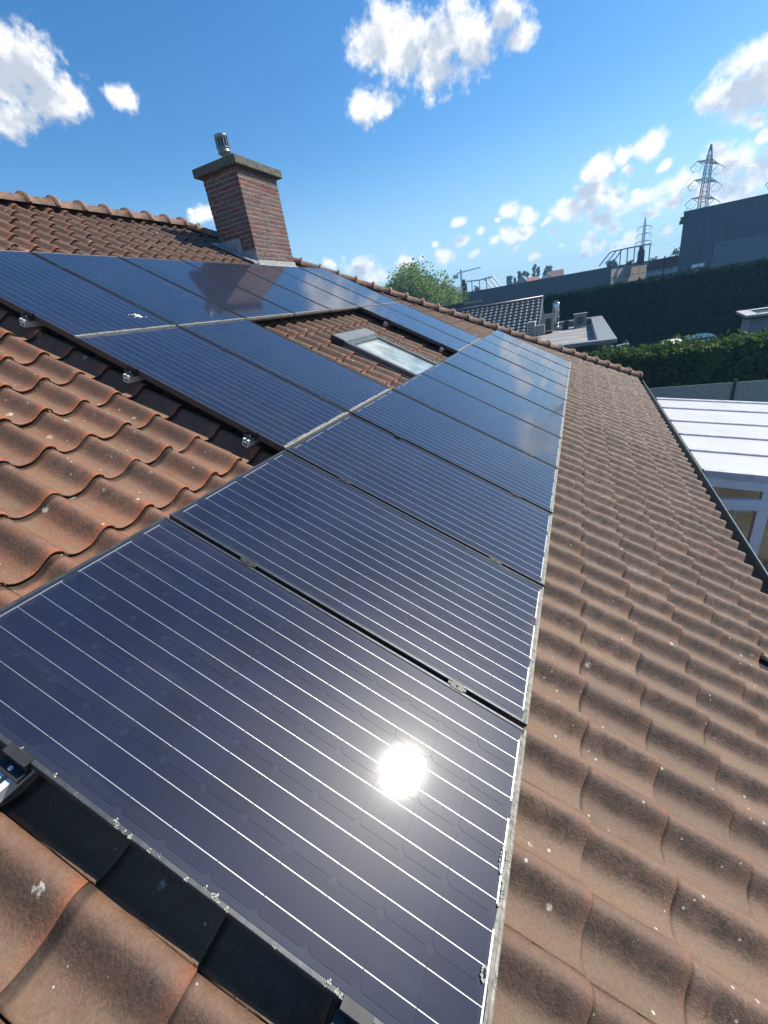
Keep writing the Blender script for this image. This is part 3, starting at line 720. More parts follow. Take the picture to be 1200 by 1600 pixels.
def hedge(name, x0, x1, y0, y1, ztop, label, material, n_face, n_top, leaf, core_mat, wob=.12):
    t = empty(name, (x0, (y0 + y1) / 2, GZ), label=label, cat="hedge"); ym = (y0 + y1) / 2
    mb = MB(); H = ztop - GZ
    ny, nz = 60, 8; V, F = [], []
    ring = [(0, j / nz) for j in range(nz + 1)] + [(i / 3, 1) for i in range(1, 4)] + [(1, 1 - j / 2) for j in range(1, 3)]
    for i in range(ny + 1):
        for a, b in ring:
            V.append(((.12 + a * (x1 - x0 - .24)) + random.gauss(0, wob*.3), y0 - ym + (y1 - y0) * i / ny, b * (H - .12) + random.gauss(0, wob*.3)))
    q = len(ring)
    for i in range(ny):
        for j in range(q - 1): F.append((i*q + j, i*q + j + 1, (i+1)*q + j + 1, (i+1)*q + j))
    F += [tuple(range(q)), tuple(range(ny*q, ny*q + q))[::-1]]
    mb.add(V, F); mb.build("core", core_mat, t)
    def und(y, z): return wob * (np.sin(y*1.7 + z*2.1) * .5 + np.sin(y*4.1 - z*3.3) * .3 + np.sin(y*9.7 + z*7) * .2)
    y = rng.uniform(y0, y1, n_face) - ym; z = rng.uniform(.02, 1, n_face) ** .85 * H; x = -und(y, z) + rng.normal(0, wob*.35, n_face) + .06
    P1 = np.stack([x, y, z], 1)
    y = rng.uniform(y0, y1, n_top) - ym; x = rng.uniform(0, x1 - x0, n_top); z = H + und(y, x*2) * .8 + rng.normal(0, wob*.5, n_top) - .05 - .1 * (np.abs(x / (x1-x0) * 2 - 1) ** 4)
    sh = rng.random(n_top) < .12; z = z + sh * rng.random(n_top) * wob * 2.2 * (np.sin(y * 3.3) > -.2)
    P2 = np.stack([x, y, z], 1)
    V1, F1 = cards(P1, leaf, 1.6, .3); V2, F2 = cards(P2, leaf * 1.15, 1.8, .5)
    link("foliage", np_mesh("foliage", np.concatenate([V1, V2]), np.concatenate([F1, F2 + len(V1)]), material), t, kind="stuff"); return t

# near hedge and the screen fence in front of it
hedge("conifer_hedge", 16.6, 17.9, -13.5, 2.6, -1.10, "low conifer hedge with a sunlit top beyond the roof edge", leaf_mat("hedge_leaf", (.035, .075, .012), (.105, .16, .03)), 26000, 24000, .13, simple("hedge_core", (.012, .022, .008), .95))
hedge("tall_hedge", 32, 33.6, -24, 3.4, .86, "tall dark clipped hedge like a wall below the grey warehouse", M_leafdark, 60000, 20000, .15, simple("tall_hedge_core", (.010, .027, .015), .95), .05)
fn = empty("screen_fence", (14, -7, GZ), label="blue-grey screened fence with posts standing below the hedge", cat="fence")
M_screen = simple("fence_screen", (.20, .28, .29), .7, var=.15, scale=14)
for i in range(6):
    y = -1.6 - 2.4 * i; y2 = y - 2.4
    mb = MB(); mb.box(.02, y2 + 7 + .03, .05, .035, y + 7 - .03, 1.93)
    mb.build("screen_panel", M_screen, fn)
    mb = MB(); mb.bar((0, y + 7, 0), (0, y + 7, 2.0), .035, 8); mb.build("post", M_zinc, fn)
# long low industrial building
M_clad = simple("dark_cladding", (.026, .042, .064), .55, var=.12, scale=1.2)
M_beige = simple("beige_panel", (.56, .47, .37), .8, var=.15, scale=1.5)
lb = empty("industrial_building", (70, 6, GZ), label="long low dark industrial building with a beige panelled end", cat="building")
ztop = 2.72; H = ztop - GZ
mb = MB(); mb.prism([(0, 11), (0, -9.7), (6, -14.4), (15, -4), (15, 11)], 0, H - .12); mb.build("wall", M_clad, lb)
mb = MB(); mb.prism([(-.12, 11.1), (-.12, -9.75), (5.98, -14.55), (15.1, -4), (15.1, 11.1)], H - .12, H); mb.build("parapet", M_clad, lb)
for i in range(13):
    y0 = 11 - i * 1.594
    for z0, z1 in ((.05, H * .38), (H * .38 + .05, H * .69), (H * .69 + .05, H - .14)):
        mb = MB(); mb.box(-.05, y0 - 1.56, z0, -.002, y0, z1); mb.build("cladding_panel", M_clad, lb)
e0, e1 = Vector((0, -9.7, 0)), Vector((6, -14.4, 0)); ed = (e1 - e0).normalized(); en = Vector((-ed.y * -1, ed.x * -1, 0)); en = Vector((ed.y, -ed.x, 0))
for i in range(5):
    a = e0 + ed * (i * 1.52 + .03); b = e0 + ed * (i * 1.52 + 1.49)
    for z0, z1 in ((.1, 4.9), (4.96, H - .14)):
        mb = MB(); c = a + en * .06; d = b + en * .06
        mb.hexa([(p.x, p.y, z) for z in (z0, z1) for p in (a + en * .002, b + en * .002, d, c)]); mb.build("beige_panel", M_beige, lb)
# pipe frames on its roof
M_pipe = simple("grey_pipe", (.38, .38, .40), .5, .2, var=.1)
def pipe_frame(label, X, top, feet, posts, tank):
    o = ATX(top[0], X); t = empty("roof_pipe_frame", (X, o.y, ztop), label=label, cat="pipe frame", group="pipe frames on the industrial roof")
    L = lambda p: Vector((p.x - X, p.y - o.y, p.z - ztop))
    a = [L(ATX(p, X)) for p in top]; b = [L(ATX(p, X + 2.2)) for p in top]
    for side in (a, b):
        mb = MB(); mb.tube(side, .09, 6); mb.build("top_rail", M_pipe, t)
    for q in posts:
        for X_ in (X, X + 2.2):
            p = L(ATX(q, X_)); mb = MB(); mb.bar((p.x, p.y, p.z), (p.x, p.y, -.4), .075, 6); mb.build("post", M_pipe, t)
    for q0, q1 in feet:
        for X_ in (X, X + 2.2):
            p, q = L(ATX(q0, X_)), L(ATX(q1, X_)); mb = MB(); mb.bar(p, q, .08, 6); mb.build("stay", M_pipe, t)
    for q in posts:
        p, p2 = L(ATX(q, X)), L(ATX(q, X + 2.2)); mb = MB(); mb.bar(p, p2, .06, 6); mb.build("cross_bar", M_pipe, t)
    p = L(ATX(tank, X + 1.1)); mb = MB(); lathe(mb, [(.42, -.3), (.42, p.z - .6), (.3, p.z - .45), (.3, p.z), (.0, p.z + .1)], 12, p.x, p.y); mb.build("vent_stack", M_blackmetal, t, True)
pipe_frame("roof pipe frame at the beige end of the low building, with sloping stays", 72.5, [(952, 396), (957, 393), (985, 387), (1018, 381)], [((953, 395), (936, 416)), ((963, 392), (946, 413)), ((971, 391), (957, 411))], [(970, 391), (981, 388.5), (992, 386), (1016, 382)], (1003, 384))
pipe_frame("roof pipe frame with a vent stack at the far left end of the low building", 72.5, [(729, 440), (750, 437.5), (770, 432)], [((757, 436), (768, 450)), ((764, 434), (776, 449)), ((770, 432), (783, 447))], [(737, 439), (749, 438), (760, 435)], (725, 437))

# big warehouse
M_ware = simple("warehouse_cladding", (.022, .044, .080), .5, var=.06, scale=.6)
M_door = simple("warehouse_door", (.075, .110, .150), .5, var=.06, scale=.6)
wh = empty("warehouse", (60, -20, GZ), label="tall blue-grey warehouse with a wide roller door behind the hedge", cat="building")
yl, zt = ATX((1070, 328), 60).y, ATX((1074, 329.5), 60).z
mb = MB(); Hh = zt - GZ; mb.prism([(0, -18), (0, yl + 20), (30, yl + 20 - 5.1), (30, -18)], 0, Hh - .25); mb.build("wall", M_ware, wh)
mb = MB(); mb.prism([(-.1, -18), (-.1, yl + 20.06), (30, yl + 20.06 - 5.1), (30, -18)], Hh - .25, Hh); mb.build("coping", M_ware, wh)
yd, zd = YZ((1120, 383), 60)
mb = MB(); mb.box(-.06, -17.5, .0, -.004, yd + 20, zd - GZ); mb.build("roller_door", M_door, wh)
mb = MB(); mb.box(-.16, yd + 20.002, 0, -.004, yd + 20.22, zd - GZ + .22); mb.box(-.16, -17.5, zd - GZ + .002, -.004, yd + 20, zd - GZ + .22); mb.build("door_frame", M_door, wh)
for i in range(1, 13):
    y = yl + 20 - i * 1.9
    if y > -18:
        mb = MB(); mb.box(-.03, y - .03, (zd - GZ + .4) if y < yd + 20.3 else .1, -.003, y + .03, Hh - .27); mb.build("cladding_seam", M_ware, wh)
for i, (px) in enumerate([(1072, 341), (1070, 347)]):
    y, z = YZ(px, 60); mb = MB(); mb.box(-.5, y + 20 - .1, z - GZ - .15, -.002, y + 20.5, z - GZ + .15); mb.build("wall_lamp", M_blackmetal, wh)
for px in ((1086, 415.5), (1095, 414)):
    y, z = YZ(px, 60); mb = MB(); mb.box(-.06, y + 20 - .3, z - GZ - .16, -.004, y + 20.3, z - GZ + .16); mb.build("wall_plate", M_white, wh)

# red wall between them
X = 78; rw_ = empty("red_wall", (X, -10, GZ), label="dark red wall with a pale base stripe between beige end and warehouse", cat="wall")
ya, za = YZ((1010, 406.5), X); yb, zb_ = YZ((1070, 399), X); yc, zc = YZ((1013, 425), X); yd_, zd_ = YZ((1013, 431), X)
zt_ = (za + zb_) / 2
mb = MB(); mb.box(0, yb + 10 - 2, zc - GZ + .1, .3, ya + 10 + .6, zt_ - GZ); mb.build("wall_panel", simple("red_panel", (.21, .055, .05), .8, var=.15), rw_)
mb = MB(); mb.box(-.1, yb + 10 - 2, zd_ - GZ - .1, .35, ya + 10 + .6, zc - GZ - .15); mb.build("base_stripe", M_white, rw_)
mb = MB(); mb.box(-.2, yb + 10 - 2, 0, .4, ya + 10 + .6, zd_ - GZ - .12); mb.build("footing", M_conc, rw_)
yp, zp = YZ((1038, 404), X); mb = MB(); mb.bar((-.3, yp + 10, 0), (-.3, yp + 10, zt_ - GZ + .25), .09, 6); mb.build("post", M_zinc, rw_)

# neighbour: flat roofed extension with equipment, and the dark tiled roof
ZR = -.6
fb = empty("flat_roofed_extension", (17.7, -1.25, GZ), label="flat roofed extension with grey roofing and a raised edge", cat="building")
M_roofing = simple("grey_roofing", (.27, .26, .245), .9, var=.3, scale=.8)
M_edge = simple("roof_edge_trim", (.19, .20, .21), .6, var=.15)
M_darkbrick = simple("dark_brick_wall", (.05, .042, .04), .9, var=.3, scale=8)
hz_ = ZR - GZ
ZE = ZR - .34; he = ZE - GZ
mb = MB(); mb.box(.02, .02, 0, 12.68, 6.6, he - .02); mb.build("wall", M_darkbrick, fb)
mb = MB(); mb.box(.0, .45, he - .0198, 12.1, 6.6, he); mb.build("roof", M_roofing, fb)
for x0, y0, x1, y1, nm in ((-.12, -.12, 12.82, .5, 0), (12.1, .502, 12.82, 6.6, 1), (-.12, .502, .30, 6.6, 2)):
    mb = MB(); mb.box(x0 + .1, y0 + (.1 if nm == 0 else 0), he - .0195, x1 - (.1 if nm < 2 else .0), y1, hz_ - .131); mb.build("parapet", M_darkbrick if nm == 2 else M_edge, fb)
    mb = MB(); mb.box(x0, y0, hz_ - .13, x1, y1, hz_); mb.build("coping", M_edge, fb, bevel=.008)
for i in range(1, 7):
    mb = MB(); mb.box(i * 1.7, .51, he + .001, i * 1.7 + .06, 6.5, he + .007); mb.build("roofing_seam", M_roofing, fb)
# air conditioner
def eq(px, name, label, cat): p = ATZ(px, ZE); return empty(name, (p.x, p.y, ZE), label=label, cat=cat), p
ac, p = eq((836, 529), "air_conditioner", "white outdoor air conditioner with a louvred side on flat roof", "air conditioner")
M_acw = simple("ac_white", (.50, .50, .46), .5, var=.06); M_acb = simple("ac_beige", (.20, .19, .17), .6, var=.08)
mb = MB(); mb.box(-.02, .0, .08, .34, .40, .86); mb.build("casing", M_acw, ac, bevel=.015)
mb = MB(); mb.box(.02, -.46, .16, .42, -.003, .62); mb.build("side_unit", M_acb, ac, bevel=.012)
for i in range(9):
    mb = MB(); mb.box(-.045, .03, .13 + i * .078, -.022, .36, .17 + i * .078); mb.build("louvre", M_zinc, ac)
mb = MB(); mb.box(0, .04, 0, .06, .36, .079); mb.box(.26, .04, 0, .32, .36, .079); mb.build("foot", M_blackmetal, ac, kind="stuff")
fu, p = eq((857, 521), "filter_unit", "grey metal filter box standing beside the silver duct", "filter box")
mb = MB(); mb.box(-.2, -.24, .1, .3, .24, 1.02); mb.build("casing", M_steel, fu, bevel=.012)
mb = MB(); mb.box(-.22, -.15, .2, -.202, .15, .8); mb.build("access_panel", M_zinc, fu, bevel=.004)
mb = MB(); mb.box(-.15, -.2, 0, .25, .2, .099); mb.build("base", M_blackmetal, fu)
du, p = eq((868, 516), "exhaust_duct", "silver exhaust duct bent into a hook on flat roof", "duct")
M_duct = simple("galvanised_duct", (.55, .57, .58), .3, .8, var=.15)
mb = MB(); mb.tube([(0, 0, .25), (0, 0, 1.38), (.02, 0, 1.47), (.05, 0, 1.54), (.09, 0, 1.58)], [.19, .19, .185, .15, .06], 14); mb.build("pipe", M_duct, du, True)
for z in (.4, .75, 1.1): mb = MB(); lathe(mb, [(.192, z - .02), (.204, z - .015), (.204, z + .015), (.192, z + .02)], 16); mb.build("band", M_duct, du, True)
mb = MB(); mb.tube([(0, 0, .3), (0, 0, .12), (.0, -.2, .08), (.0, -.5, .10)], .15, 12); mb.build("elbow", M_duct, du, True)
mb = MB(); mb.box(-.2, -.72, 0, .2, -.45, .46); mb.build("motor_box", M_blackmetal, du, bevel=.01)
vb, p = eq((906, 511.5), "vent_box", "square grey vent box with a round opening on flat roof", "vent")
mb = MB()
V, F = [], []; N = 20
for k_, xx in enumerate((-.24, .3)):
    for i in range(N):
        a = 2 * math.pi * i / N; c_, s2 = math.cos(a), math.sin(a); q = .33 / max(abs(c_), abs(s2))
        V.append((xx, c_ * q, .38 + s2 * q))
for i in range(N): F.append((i, (i+1) % N, N + (i+1) % N, N + i))
b0 = len(V)
for i in range(N):
    a = 2 * math.pi * i / N; V.append((-.24, math.cos(a) * .2, .38 + math.sin(a) * .2))
for i in range(N):
    a = 2 * math.pi * i / N; V.append((.1, math.cos(a) * .2, .38 + math.sin(a) * .2))
for i in range(N):
    j = (i + 1) % N; F += [(i, b0 + i, b0 + j, j), (b0 + i, b0 + N + i, b0 + N + j, b0 + j)]
F.append(tuple(range(N, 2*N))); F.append(tuple(range(b0 + N, b0 + 2*N)))
mb.add(V, F); mb.build("casing", simple("vent_grey", (.17, .18, .19), .5, .3, var=.1), vb)
mb = MB(); mb.box(-.3, -.37, .712, .34, .37, .75); mb.build("lid", M_edge, vb)
mb = MB(); mb.box(-.22, -.3, 0, .28, -.2, .048); mb.box(-.22, .2, 0, .28, .3, .048); mb.build("foot", M_blackmetal, vb, kind="stuff")

nh = empty("neighbour_house", (27, 6, GZ), label="neighbour house with a dark grey glazed tile roof behind the hip", cat="house")
M_dtile = simple("dark_glazed_tile", (.050, .055, .065), .42, var=.25, scale=5)
rp = lambda x, y, z: Vector((x - 27, y - 6, z - GZ))
ridX, ridZ = 29.0, .93; eX, eZ = 24.6, -1.35
yR0, yR1 = 1.93, 13.0
ne = 15; W_ = .30
V, F = [], []; sl = Vector((eX - ridX, 0, eZ - ridZ)); L = sl.length; sdn = sl.normalized(); nn_ = Vector((-sdn.z, 0, sdn.x)); nn_ = nn_ if nn_.z > 0 else -nn_
cnt = 0
for j in range(ne):
    for i in range(int((yR1 - yR0) / W_)):
        y = yR0 + i * W_; a = Vector((ridX, y, ridZ)) + sdn * (L * j / ne); b = a + sdn * (L / ne + .03); k0 = len(V)
        for pt, hgt in ((a, .0), (b, .055)):
            for s_, z_ in ((0, .014), (.2, .0), (.45, .0), (.62, .03), (.85, .034), (1.02, .016)):
                V.append(rp(*(pt + Vector((0, s_ * W_, 0)) + nn_ * (z_ + hgt))))
        for s_, z_ in ((0, .02), (.2, .0), (.45, .0), (.62, .045), (.85, .05), (1.02, .022)): V.append(rp(*(b + Vector((0, s_ * W_, 0)) + nn_ * (z_ - .005))))
        for q in range(5): F += [(k0+q, k0+q+1, k0+6+q+1, k0+6+q), (k0+6+q, k0+6+q+1, k0+12+q+1, k0+12+q)]
mb = MB(); mb.add(V, F); mb.build("roof_tile", M_dtile, nh, kind="stuff")
mb = MB(); a = .08
mb.add([rp(eX, yR0, eZ - .06), rp(ridX, yR0, ridZ - .06), rp(ridX * 2 - eX, yR0, eZ - .06), rp(eX, yR1, eZ - .06), rp(ridX, yR1, ridZ - .06), rp(ridX * 2 - eX, yR1, eZ - .06)], [(0, 1, 2), (3, 5, 4), (0, 3, 4, 1), (1, 4, 5, 2), (0, 2, 5, 3)])
mb.build("roof", M_dtile, nh)
mb = MB(); mb.bar(rp(ridX, yR0 - .05, ridZ + .02), rp(ridX, yR1, ridZ + .02), .11, 8); mb.build("ridge", M_dtile, nh, True)
mb = MB(); u_ = Vector((0, 0, .03)); A_, B_ = rp(ridX, yR0 - .05, ridZ + .06), rp(eX, yR0 - .05, eZ + .06)
mb.hexa([A_ - Vector((0, 0, .25)), B_ - Vector((0, 0, .25)), B_ - Vector((0, -.045, .25)), A_ - Vector((0, -.045, .25)), A_, B_, B_ + Vector((0, .045, 0)), A_ + Vector((0, .045, 0))])
mb.build("verge_board", M_edge, nh)
mb = MB(); mb.box(eX + .3 - 27, yR0 + .1 - 6, 0, ridX * 2 - eX - .3 - 27, yR1 - 6, eZ - GZ - .07); mb.build("wall", M_darkbrick, nh)

# garage on the right behind the hedge
gz = -.9; g0 = ATZ((1150, 487), gz); g1 = ATZ((1166, 494), gz)
gr = empty("garage", (g1.x, g1.y, GZ), label="grey flat roofed garage with a pale roof rim at right", cat="garage")
M_garage = simple("garage_render", (.20, .22, .26), .8, var=.1, scale=2)
gh = gz - GZ
gd = g0 - g1; n1_ = Vector((0, -9, 0))
def slab(inx, z0, z1):
    a = Vector((inx, -inx, 0)); q = [(inx, -inx * .9), (gd.x - inx, gd.y - inx * .9), (gd.x + 1.2 - inx, -9), (inx, -9)]
    return MB().prism(q, z0, z1)
slab(.25, 0, gh - .14).build("wall", M_garage, gr)
slab(.0, gh - .139, gh - .06).build("roof", M_blackmetal, gr)
M_rim = simple("pale_rim", (.36, .36, .34), .8, var=.12)
for (ax, ay), (bx, by), lab in (((0, 0), (gd.x, gd.y), 0), ((0, -.42), (0, -9), 1), ((gd.x, gd.y - .42), (gd.x + 1.2, -9), 2)):
    mb = MB(); z0_, z1_ = gh - .0595, gh + .02
    if lab == 0: mb.prism([(ax, ay), (ax, ay - .418), (bx, by - .418), (bx, by)], z0_, z1_)
    elif lab == 1: mb.prism([(0, -.42), (0, -9), (.42, -9), (.42, -.42)], z0_, z1_)
    else: mb.prism([(ax, ay), (bx, by), (bx - .42, by), (ax - .42, ay)], z0_, z1_)
    mb.build("roof_rim", M_rim, gr)

# covered trailer and pale frame between the hedges
X = 22.5; y0, z0 = YZ((1042, 545), X); y1, z1 = YZ((1120, 532), X)
tl = empty("trailer", (X, (y0 + y1) / 2, GZ), label="pale trailer half covered by a dark green tarpaulin behind the low hedge", cat="trailer")
ym = (y0 + y1) / 2; zt1 = ATX((1050, 538), X).z - GZ; zt2 = ATX((1080, 530.5), X).z - GZ
mb = MB()
pr = [(0, .55), (-.02, zt1 - .28), (.05, zt1 - .08), (.2, zt1), (1.5, zt1 + .03), (1.9, zt1 - .25), (1.95, .55)]
yy0, yy1 = y0 - ym, y1 - ym
V = [(x, yy, z) for yy in (yy0, yy0 - .08, yy1 + .1) for x, z in pr]; n = len(pr)
V[:n] = [(x * .92 + .08, yy0 + .06, .55 + (z - .55) * .93) for x, z in pr]
mb.add(V, [(j*n + i, j*n + (i+1) % n, (j+1)*n + (i+1) % n, (j+1)*n + i) for j in range(2) for i in range(n)] + [tuple(range(n))[::-1], tuple(range(2*n, 3*n))])
mb.build("body", simple("trailer_white", (.62, .58, .52), .5, var=.3, scale=5), tl)
mb = MB(); V, F = [], []; nu = 14; nv = 12
for i in range(nu + 1):
    yy = yy1 - .05 + (yy0 * .1 - yy1 * 1.0 + .05) * i / nu
    for j in range(nv + 1):
        t_ = j / nv; xx = -.1 + 2.2 * t_; prf = min(1, 6 * min(t_, 1 - t_)) ** .6
        zz = .9 + (zt2 - .9) * prf * (1 - .05 * (i / nu) ** 2) + random.gauss(0, .018); V.append((xx + random.gauss(0, .015), yy, zz))
for i in range(nu):
    for j in range(nv): F.append((i*(nv+1) + j, i*(nv+1) + j + 1, (i+1)*(nv+1) + j + 1, (i+1)*(nv+1) + j))
mb.add(V, F); tp = mb.build("tarpaulin", simple("green_tarpaulin", (.03, .085, .07), .35, var=.3, scale=6), tl); tp.modifiers.new("t", 'SOLIDIFY').thickness = .01
for sx in (.5, 1.4):
    for sy in (yy0 - .12, yy1 + .2):
        mb = MB(); mb.bar((sx, sy, .3), (sx, sy + .16, .3), .3, 18); mb.build("wheel", M_blackmetal, tl)
X = 20.5; t = empty("metal_frame", (X, ATX((972, 541), X).y, GZ), label="pale metal frame standing in the shade beyond the hedge's end", cat="frame"); o = t.location
ps = [ATX(p, X) - o for p in ((963, 541), (982, 536.5), (982, 546), (965, 548))]
for a, b in ((0, 1), (1, 2), (3, 2)):
    mb = MB(); mb.bar(ps[a], ps[b], .035, 6); mb.build("bar", M_white, t)
for q in (ps[1], ps[0]):
    mb = MB(); mb.bar((q.x, q.y, 0), (q.x, q.y, q.z), .03, 6); mb.build("post", M_zinc, t)

# ------------------------------------------------------------------ conservatory beside the gutter
cs = empty("conservatory", (6.33, -1.75, GZ), label="white conservatory with a panelled roof and glazed end wall beside gutter", cat="conservatory")
XS = [6.33, 7.19, 8.03, 8.89, 9.88, 10.68]; sl7 = math.tan(R_(7.1)); Yw, Yo = -1.74, -6.4
def cz_(y): return -1.2 + (y + 1.69) * sl7
M, k = mat("opal_roof_panel"); pos = k.n('ShaderNodeNewGeometry').outputs['Position']; n = k.noise(pos, 1.5, 5, .6).outputs[0]
nst = k.noise(k.vec('MULTIPLY', pos, (6, 1, 1)), 3, 4, .6).outputs[0]
finish(k, {'Base Color': k.mix(k.ramp(nst, .45, .75, 0, .5), k.mix(k.ramp(n, .3, .7), (.78, .78, .77, 1), (.72, .71, .66, 1)), (.66, .63, .50, 1)), 'Roughness': .35, 'Transmission Weight': 0.0})
pr_ = k.t.nodes['Principled BSDF']; tl_ = k.n('ShaderNodeBsdfTranslucent', {'Color': (.85, .82, .74, 1)}); mx_ = k.n('ShaderNodeMixShader', {0: .32, 1: pr_.outputs[0], 2: tl_.outputs[0]}); k.set(k.t.nodes['Material Output'].inputs[0], mx_.outputs[0])
LC = lambda x, y, z: (x - 6.33, y + 1.75, z - GZ)
for i in range(5):
    a, b = XS[i] + .03, XS[i+1] - .03
    mb = MB(); mb.hexa([LC(x, y, cz_(y) + dz) for dz in (-.03, .0) for x, y in ((a, Yo), (b, Yo), (b, Yw), (a, Yw))]); mb.build("roof_panel", M, cs)
for i, x in enumerate(XS):
    mb = MB(); w2 = .028 if 0 < i < 5 else .05
    mb.hexa([LC(xx, y, cz_(y) + dz) for dz in (-.08, .026) for xx, y in ((x - w2, Yo - .02), (x + w2, Yo - .02), (x + w2, Yw), (x - w2, Yw))]); mb.build("glazing_bar", simple("bar_grey", (.50, .50, .56), .4) if i == 0 else bpy.data.materials["bar_grey"], cs)
# end wall: header, transom panes, rail, posts and lower panes
XE = 6.33
mb = MB(); mb.hexa([LC(xx, y, cz_(y) + dz) for dz in (-.20, -.082) for xx, y in ((XE - .045, Yo), (XE + .03, Yo), (XE + .03, Yw), (XE - .045, Yw))]); mb.build("header", M_greyframe, cs)
zr1, zr0 = ATX((1130, 778), XE).z, ATX((1130, 795), XE).z
mb = MB(); mb.box(-.05, Yo + 1.75, zr0 - GZ, .05, Yw + 1.74, zr1 - GZ); mb.build("rail", M_greyframe, cs, bevel=.008)
mb = MB(); mb.box(-.062, Yo + 1.75, zr0 - GZ + .045, -.0505, Yw + 1.74, zr0 - GZ + .065); mb.build("rail_trim", M_greyframe, cs)
yp1 = ATX((1198, 770), XE).y; yp2 = ATX((1182, 830), XE).y
for y, z1, z0 in ((yp1, 0, 1),):
    mb = MB(); mb.box(-.035, y + 1.75 - .05, zr1 - GZ + .001, .035, y + 1.75 + .05, cz_(y) - .202 - GZ); mb.build("mullion", M_greyframe, cs)
for y in (yp2, yp2 - 1.15, yp2 - 2.3):
    mb = MB(); mb.box(-.045, y + 1.75 - .065, .06, .045, y + 1.75 + .065, zr0 - GZ - .001); mb.build("post", M_greyframe, cs, bevel=.006)
mb = MB(); mb.box(-.05, Yo + 1.75, 0, .05, Yw + 1.74, .058); mb.build("sill", M_greyframe, cs)
M_pane = glass_mat("conservatory_glass", (.92, .94, .92), .02)
ys = [Yw, yp1, Yo]
for a, b in zip(ys, ys[1:]):
    mb = MB(); a2, b2 = a - .05 + (.05 if a == Yw else 0), b + .05
    mb.hexa([LC(xx, y, z) for top in (0, 1) for xx, y in ((XE - .006, b2), (XE + .006, b2), (XE + .006, a2), (XE - .006, a2)) for z in [(zr1 + .001) if not top else cz_(y) - .203]]); mb.build("pane", M_pane, cs)
ys = [Yw, yp2, yp2 - 1.15, yp2 - 2.3]
for a, b in zip(ys, ys[1:]):
    mb = MB(); a2, b2 = a - (.066 if a != Yw else 0), b + .066
    mb.box(-.006, b2 + 1.75, .059, .006, a2 + 1.75, zr0 - GZ - .001); mb.build("pane", M_pane, cs)
# inner casement frame
yi, zi = YZ((1152, 800), XE); mb = MB(); mb.box(.06, yi + 1.75 - .02, .1, .09, yi + 1.75 + .02, zr0 - GZ - .03); mb.box(.06, yp2 + 1.75 + .07, zr0 - GZ - .075, .09, yi + 1.75 - .022, zr0 - GZ - .035); mb.build("casement", M_white, cs)
# far end and front wall of the conservatory
mb = MB(); mb.box(XS[-1] - XE - .05, Yo + 1.75, 0, XS[-1] - XE + .0, Yw + 1.74, 1.95); mb.build("far_wall", simple("conservatory_wood", (.40, .29, .19), .6, var=.25, scale=3), cs)
for x in XS: mb = MB(); mb.box(x - XE - .04, Yo + 1.75 - .04, .06, x - XE + .04, Yo + 1.75 + .04, cz_(Yo) - GZ - .09); mb.build("post", M_greyframe, cs)
mb = MB(); mb.box(-.3, Yo + 1.6, .005, 4.6, Yw + 1.74, .02); mb.build("floor", simple("terrace_floor", (.42, .33, .24), .7, var=.3, scale=2), cs)
# round table and chair seen through the end wall
M_wood = simple("garden_wood", (.22, .15, .10), .6, var=.3, scale=6)
tb = empty("round_table", (7.3, -3.05, GZ + .02), label="round pale table standing inside the conservatory", cat="table")
mb = MB(); lathe(mb, [(.001, .70), (.50, .70), (.52, .715), (.52, .735), (.50, .745), (.001, .745)], 28); mb.build("tabletop", simple("table_top", (.50, .45, .36), .5, var=.15), tb)
mb = MB(); lathe(mb, [(.28, 0), (.28, .03), (.05, .06), (.04, .68), (.15, .699)], 16); mb.build("pedestal", M_wood, tb, True)
ch = empty("garden_chair", (7.15, -2.3, GZ + .02), (0, 0, .4), label="brown garden chair beside the round table in the conservatory", cat="chair")
mb = MB(); mb.box(-.23, -.23, .42, .23, .23, .46); mb.build("seat", M_wood, ch, bevel=.01)
mb = MB(); mb.box(-.23, .20, .52, .23, .24, .92); mb.build("backrest", M_wood, ch, bevel=.01)
for sx in (-.2, .2):
    for sy, hh in ((-.2, .419), (.22, .9)):
        mb = MB(); mb.box(sx - .02, sy - .02 if sy < 0 else .242, 0, sx + .02, sy + .02 if sy < 0 else .275, hh); mb.build("leg", M_wood, ch)

# ------------------------------------------------------------------ far things
p = ATX((652, 470), 52)
tree("broad_tree", (52, p.y + .5, GZ), 9.5, 5.3, "broad leafy tree rising behind the hip tiles", "tree", M_leaf, 42000, .23, 110, .12)
p = ATX((607, 440), 50); tree("small_tree", (50, p.y, GZ), 8.1, 2.4, "smaller leafy tree at the left foot of the broad tree", "tree", M_leaf, 5000, .32, 24, .15)
